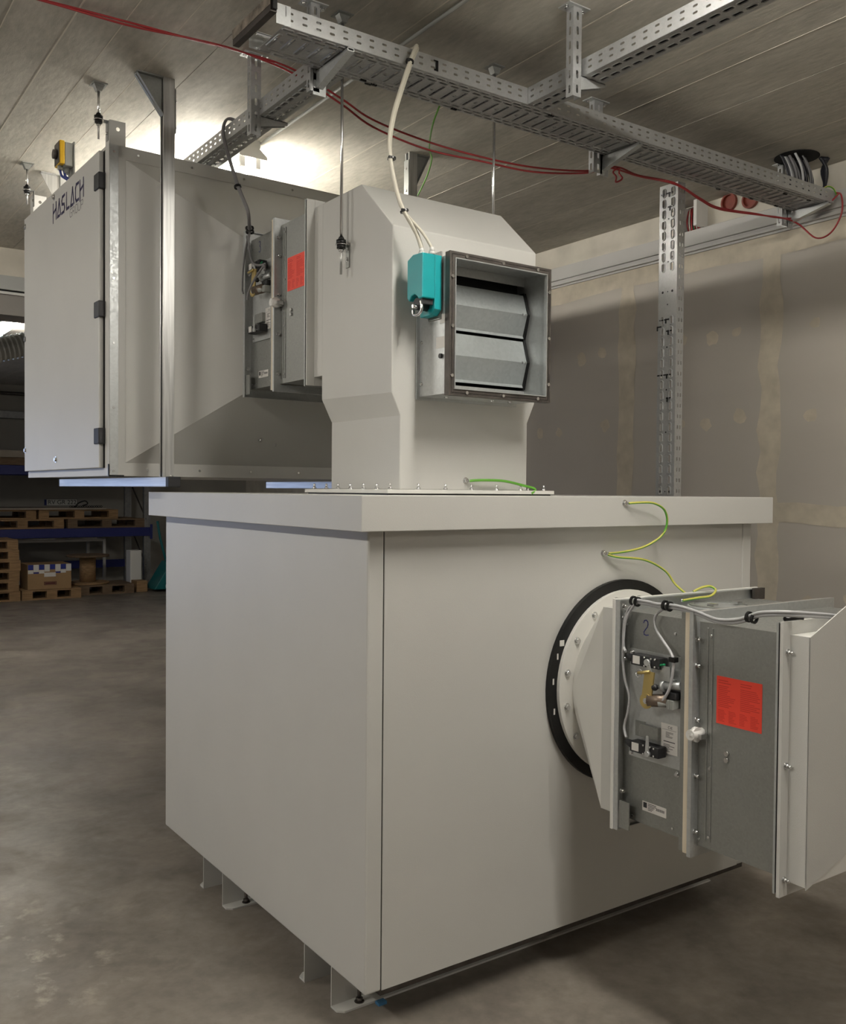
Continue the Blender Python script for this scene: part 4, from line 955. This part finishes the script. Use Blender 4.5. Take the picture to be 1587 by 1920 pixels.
wire('earth_wire', [(.668, .59, 3.075), (.676, .62, 3.06), (.70, .68, 3.04), (.80, .84, 3.055), (.945, 1.05, 3.10), (1.10, 1.25, 3.15), (1.19, 1.42, 3.13), (1.215, 1.53, 3.075)], .0035, 'earthg',
     'thin green earth wire hanging from the wide tray to the strut behind the hood')

# red alarm cables strung under the ceiling
for nm, P in (('lower', [(-1.05, 1.13, 3.286), (-.648, 1.092, 3.278), (-.37, 1.057, 3.262), (-.15, 1.01, 3.258), (.05, 1.03, 3.274), (.248, .979, 3.224), (.432, .928, 3.135), (.559, .893, 3.063), (.777, .832, 3.004), (1.004, .769, 2.986), (1.24, .704, 2.971), (1.49, .645, 3.000),
                         (1.60, .64, 3.045), (1.709, .66, 3.062), (1.848, .66, 3.060), (1.994, .575, 3.030), (2.184, .590, 3.000), (2.343, .60, 2.985), (2.635, .60, 3.010), (2.812, .575, 3.018), (2.93, .56, 3.004), (2.95, .474, 2.918), (2.95, .392, 2.926), (2.95, .336, 3.008), (2.95, .339, 3.098), (2.94, .36, 3.115)]),
              ('upper', [(-1.05, 1.16, 3.289), (-.648, 1.10, 3.284), (-.37, 1.067, 3.278), (-.15, 1.03, 3.266), (.06, 1.04, 3.278), (.247, .979, 3.240), (.432, .928, 3.156), (.559, .893, 3.091), (.777, .832, 3.036), (1.004, .769, 3.004), (1.24, .704, 2.990), (1.49, .650, 3.010),
                         (1.61, .65, 3.052), (1.72, .66, 3.074), (1.848, .67, 3.068), (1.994, .585, 3.040), (2.184, .595, 3.010), (2.343, .605, 2.994), (2.635, .605, 3.016), (2.80, .60, 3.024), (2.93, .56, 3.036), (2.935, .494, 3.052), (2.935, .395, 3.073), (2.94, .345, 3.108)])):
    one(MB().tube(P, .0042, 8, 6), 'alarm_cable', 'cabler', 'thin red cable strung from ceiling hangers, the %s of the two red strands' % nm, 'cable', 'red cables under the ceiling')
one(MB().tube([(1.70 + .022 * math.cos(a), .655 + .01 * math.sin(3 * a), 3.035 + .028 * math.sin(a)) for a in [i * .5 for i in range(27)]], .0038, 8, 3), 'cable_coil', 'cabler', 'small coil of red cable tied below the wide tray', 'cable')

# =================================================================== RIGHT WALL FITTINGS
for y_, z_, lb in ((1.065, 3.258, 'left red brown conduit stub in the wall beneath the tray'), (.925, 3.240, 'right red brown conduit stub in the wall beneath the tray')):
    t = thing('conduit_stub', lb, 'pipe', (XW, y_, z_))
    MB().ring((XW + .0, y_, z_), (-1, 0, 0), .040, .050, .02, 24).build('pipe_wall', 'terra', t)
    MB().cyl((XW - .001, y_, z_), (XW - .004, y_, z_), .040, 24).build('pipe_bore', 'terra', t)
t = thing('cable_niche', 'white framed niche with red and white cables above the wall trim', 'niche', (XW, 1.33, 3.15))
MB().box(XW - .10, XW, 1.218, 1.240, 3.152, 3.298).build('side_board', 'plastw', t)
MB().box(XW - .075, XW, 1.345, 1.360, 3.152, 3.285).build('side_board', 'trimg', t)
MB().box(XW - .075, XW, 1.40, 1.41, 3.152, 3.27).build('side_board', 'trimg', t)
MB().box(XW - .004, XW - .001, 1.24, 1.40, 3.152, 3.295).build('niche_back', 'dsteel', t)
for i in range(9):
    y_ = 1.25 + i * .010
    MB().tube([(XW - .03, y_, 3.150), (XW - .035 - .01 * random.random(), y_ + random.uniform(-.01, .01), 3.20), (XW - .02, y_ + .012, 3.26), (XW - .006, y_ + .02, 3.285)], .0042, 6, 4).build('cable', ('cabler', 'cabler', 'cablew', 'cabler', 'greenl')[i % 5], t)
t = thing('cable_bundle', 'bundle of black and pale cables dropping from a ceiling hole into the wide tray', 'cable', (2.83, .49, 3.2))
MB().cyl((2.80, .49, ZC - .004), (2.80, .49, ZC - .0025), .108, 28).build('ceiling_hole', 'void', t)
for i in range(26):
    a = random.uniform(0, 2 * math.pi); r_ = .085 * math.sqrt(random.random()); cx_, cy_ = 2.83 + math.cos(a) * r_ * 1.2, .475 + math.sin(a) * r_ * .8
    mt = random.choice(('cablek', 'cablek', 'cableg', 'cabled', 'cablew', 'cabled'))
    MB().tube([(cx_ - .04, cy_ + .02, ZC - .003), (cx_ - .01, cy_ + .004, 3.23), (cx_, cy_, 3.16), (cx_ - .03, min(max(cy_, .395), .565), 3.085)], random.choice((.0045, .006, .0075)), 7, 4).build('cable', mt, t)
for i in range(7):
    MB().tube([(2.89 + .006 * i, .42 - .004 * i, ZC - .003), (2.925, .405 + .004 * i, 3.24), (2.92, .41, 3.16), (2.89, .42, 3.085)], .009, 7, 4).build('cable', 'cablek', t)
wire('earth_wire', [(2.86, .39, 3.12), (2.90, .384, 3.145), (2.94, .376, 3.14), (2.965, .372, 3.11)], .004, 'earth', 'green and yellow earth wire arching at the wall end of the wide tray')
t = thing('wall_bracket', 'white bracket fixed high on the right wall at the picture edge', 'bracket', (XW, .28, 3.14))
MB().box(XW - .07, XW, .262, .300, 3.170, 3.176).box(XW - .006, XW, .262, .300, 3.176, 3.215).build('angle', 'plastw', t)

# =================================================================== BACKGROUND AT THE FAR LEFT
YR = 12.75
rk = thing('pallet_rack', 'tall storage rack with blue beams and perforated uprights along the far wall', 'rack', (2.0, YR + .5, 0))
for x_ in (.60, 3.56):
    for y_ in (YR, YR + 1.0):
        hs = [(i * .05 + .012, i * .05 + .03, q - .005, q + .005) for i in range(60) for q in (.03, .08)]
        MB().plate((x_, y_, 0), (0, 0, 1), (1, 0, 0), 3.05, .11, hs).build('upright', 'rackg', rk, solid=.004)
        MB().box(x_, x_ + .004, y_, y_ + .07, 0, 3.05).box(x_ + .106, x_ + .11, y_, y_ + .07, 0, 3.05).build('upright_side', 'rackg', rk)
    for z_ in (.35, 1.1, 1.85):
        MB().tube([(x_ + .055, YR + .04, z_), (x_ + .055, YR + 1.0, z_ + .7)], .014, 6, 1).build('brace', 'dsteel', rk)
for z_ in (.842, 1.807):
    for y_ in (YR - .03, YR + 1.02): MB().box(.65, 3.67, y_, y_ + .05, z_, z_ + .14).build('beam', 'rackb', rk, bevel=.004)
    MB().box(3.65, 3.69, YR - .035, YR - .028, z_ - .05, z_ + .19).build('beam_hook', 'rackb', rk)
MB().box(.65, 3.56, YR + 1.0, YR + 1.05, .27, .40).build('beam', 'rackb', rk)
def pallet(x0, y0, z0, label, w_=1.2, d=.8, mat='wood', group=None):
    t = thing('pallet', label, 'pallet', (x0 + w_ / 2, y0 + d / 2, z0), group)
    for i in range(5):
        b = .145 if i in (0, 2, 4) else .10; yy = y0 + (d - .145) * i / 4
        MB().box(x0, x0 + w_, yy, yy + b, z0 + .122, z0 + .144).build('deck_board', mat, t)
    for i in range(3):
        xx = x0 + (w_ - .145) * i / 2
        MB().box(xx, xx + .145, y0, y0 + d, z0 + .100, z0 + .122).build('cross_board', mat, t)
        MB().box(x0, x0 + w_, y0 + (d - .1) * i / 2, y0 + (d - .1) * i / 2 + .1, z0, z0 + .022).build('runner', mat, t)
        for j in range(3): MB().box(xx, xx + .145, y0 + (d - .1) * j / 2, y0 + (d - .1) * j / 2 + .1, z0 + .022, z0 + .100).build('block', mat, t)
    return t
ords = ('bottom', 'second from bottom', 'third from bottom', 'fourth from bottom', 'fifth from bottom', 'top')
for i in range(6): pallet(.66 + random.uniform(-.02, .02), 11.80 + random.uniform(-.03, .03), i * .1455, 'wooden pallet at far left, %s of the floor stack' % ords[i], .8, .8, 'wood', 'stacked pallets at far left')
pallet(1.50, 11.82, 0, 'wooden pallet on the floor under the cardboard carton', .82, .8)
pallet(2.36, 12.06, 0, 'wooden pallet on the floor beneath the wooden cable reel', .82, .64, 'woodd')
one(MB().box(3.24, 3.41, 12.12, 12.40, 0, .17), 'timber_block', 'wood', 'squared timber block on the floor beside the teal pallet truck', 'timber', bevel=.006)
pallet(1.10, YR - .02, .984, 'wooden pallet lying left on the lower rack beam', 1.2, 1.0)
pallet(2.36, YR - .02, .984, 'wooden pallet lying right on the lower rack beam', 1.2, 1.0, 'woodd')
pallet(.70, YR, 1.130, 'wooden pallet on the second layer of the rack, left one', 1.2, 1.0)
pallet(1.94, YR, 1.130, 'wooden pallet on the second layer of the rack, right one', 1.2, 1.0)
one(MB().box(.76, 2.94, YR - .05, YR + .95, 1.276, 1.302), 'plywood_sheet', 'ply', 'grey sheet lying on top of the rack pallets', 'sheet', bevel=.002)
one(MB().box(.76, 3.2, YR - .02, YR + .95, 1.949, 2.065), 'timber_stack', 'woodd', 'brown timber lying on the upper blue rack beam', 'timber', bevel=.004)
one(MB().box(.76, 3.1, YR - .04, YR + .95, 2.067, 2.17), 'board_stack', 'ply', 'pale boards lying on the brown timber of the upper rack', 'boards', bevel=.003)
t = thing('black_chain', 'black chain lying on the grey sheet of the rack', 'chain', (2.65, YR + .1, 1.304))
for i in range(14):
    MB().ring((2.42 + i * .036, YR + .05, 1.320), (0, 1, .2 * (i % 2)), .012, .019, .008, 10).build('link', 'black', t)
MB().tube([(2.48, YR + .06, 1.307), (2.54, YR + .06, 1.375), (2.64, YR + .06, 1.41), (2.68, YR + .06, 1.365), (2.60, YR + .06, 1.335)], .010, 6, 4).build('loop', 'black', t)
pt = thing('licence_plate', 'white licence plate RV GR 222 hung on the far wall above the rack', 'licence plate', (2.6, 14.19, 1.31))
MB().box(2.341, 2.884, 14.188, 14.199, 1.309, 1.424).build('plate', 'plate', pt, bevel=.003)
MB().rframe(2.341, 2.884, 1.309, 1.424, .005, 14.186, 14.188).build('plate_rim', 'print', pt)
RX = Matrix.Rotation(math.radians(90), 4, 'X')
text_mesh('plate_text', 'RV GR 222', .102, 'print', pt, Matrix.Translation((2.633, 14.187, 1.366)) @ RX)
MB().box(2.346, 2.382, 14.187, 14.1885, 1.317, 1.415).build('country_band', 'rackb', pt)
cb = thing('carton', 'brown cardboard carton with blue and white tape on a pallet', 'box', (1.89, 12.1, .146))
MB().box(1.585, 2.19, 11.86, 12.36, .1445, .505).build('body', 'card', cb, bevel=.005)
for i in range(8):
    MB().box(1.59 + i * .075, 1.59 + i * .075 + .072, 11.857, 11.86, .43 - .03 * (i % 2), .503).build('tape', 'tapeb' if i % 2 == 0 else 'paper', cb)
    MB().box(1.59 + i * .075, 1.59 + i * .075 + .072, 11.857, 11.86, .375, .425 - .03 * (i % 2)).build('tape', 'paper' if i % 2 == 0 else 'tapeb', cb) if i in (0, 1, 2, 5, 6) else None
MB().box(1.81, 1.97, 11.855, 11.857, .325, .385).build('label', 'paper', cb)
lb_ = MB().box(1.81, 1.98, 11.856, 11.859, .205, .255).build('printed_mark', pbr('maroon print', (.10, .02, .02), .6), cb)
MB().rframe(1.82, 1.97, .212, .248, .004, 11.8545, 11.856).build('mark_outline', 'card', lb_)
rl = thing('cable_reel', 'empty wooden cable reel standing on a pallet in front of the rack', 'cable reel', (2.57, 12.40, .146))
MB().cyl((2.57, 12.40, .1445), (2.57, 12.40, .175), .315, 32).build('lower_flange', 'wood', rl)
MB().cyl((2.57, 12.40, .175), (2.57, 12.40, .560), .119, 20).build('core', 'wood', rl)
MB().cyl((2.57, 12.40, .560), (2.57, 12.40, .590), .315, 32).build('upper_flange', 'woodd', rl)
tf = thing('table_frame', 'light steel table frame standing under the rack', 'frame', (2.3, 13.1, 0))
for x0, x1, y0, y1, z0, z1 in ((1.5, 3.02, 13.0, 13.04, .76, .80), (2.98, 3.02, 13.0, 13.04, 0, .76), (1.5, 1.54, 13.0, 13.04, 0, .76), (2.82, 2.86, 13.36, 13.40, 0, .76), (1.5, 3.02, 13.36, 13.40, .76, .80), (2.98, 3.02, 13.04, 13.36, .76, .80)):
    MB().box(x0, x1, y0, y1, z0, z1).build('tube', 'trimg', tf)
one(MB().box(3.24, 3.42, 12.44, 12.66, .0, .63), 'white_crate', 'plastw', 'white plastic crate standing behind the squared timber block', 'crate', bevel=.01)
tj = thing('pallet_truck', 'teal hand pallet truck parked at the far right of the rack', 'pallet truck', (3.6, 12.0, 0))
MB().prism([(3.46, 11.95, .04), (3.80, 11.95, .04), (3.80, 11.95, .46), (3.72, 11.95, .46), (3.51, 11.95, .12)], (0, .42, 0)).build('body', 'teald', tj, bevel=.01)
for y_ in (11.95, 12.25): MB().box(3.80, 4.9, y_, y_ + .12, .05, .11).build('fork', 'teald', tj)
MB().cyl((3.72, 11.90, .085), (3.72, 11.945, .085), .085, 20).build('wheel', 'plastw', tj)
MB().cyl((3.72, 12.375, .085), (3.72, 12.42, .085), .085, 20).build('wheel', 'plastw', tj)
MB().tube([(3.72, 12.16, .46), (3.62, 12.16, .85), (3.58, 12.16, 1.1)], .02, 8, 3).build('drawbar', 'teald', tj)
fx = thing('flexible_duct', 'silver ribbed flexible duct crossing at the far left', 'duct', (.4, 6.5, 2.8))
p0, p1 = V(-.15, 6.5, 2.70), V(1.1, 6.5, 3.08); n_ = 34
MB().cyl(p0, p1, .098, 24).build('sleeve', 'galv', fx)
for i in range(n_):
    c = p0.lerp(p1, i / (n_ - 1)); MB().ring(c, p1 - p0, .094, .108, .014, 24).build('rib', 'galvl', fx)
MB().cyl(V(.25, 6.5, 2.93), V(.25, 6.5, ZC), .004, 6).build('hanger_wire', 'zinc', fx)
one(MB().box(.0, 5.6, 14.05, 14.19, 2.74, 2.86), 'wall_duct', 'rackg', 'dark grey trunking running along the far wall above the rack', 'trunking', bevel=.004)
one(MB().cyl((.0, 14.12, 3.15), (5.6, 14.12, 3.15), .03, 10), 'wall_pipe', 'dsteel', 'thin dark pipe under the ceiling along the far wall', 'pipe')

# repeats of one kind carry one group
from collections import defaultdict
kinds = defaultdict(list)
for o in COL.objects:
    if o.parent is None and 'category' in o.keys(): kinds[o.name.split('.')[0]].append(o)
for k_, os_ in kinds.items():
    if len(os_) > 1:
        for o in os_:
            if 'group' not in o.keys(): o['group'] = k_.replace('_', ' ') + 's in the hall'
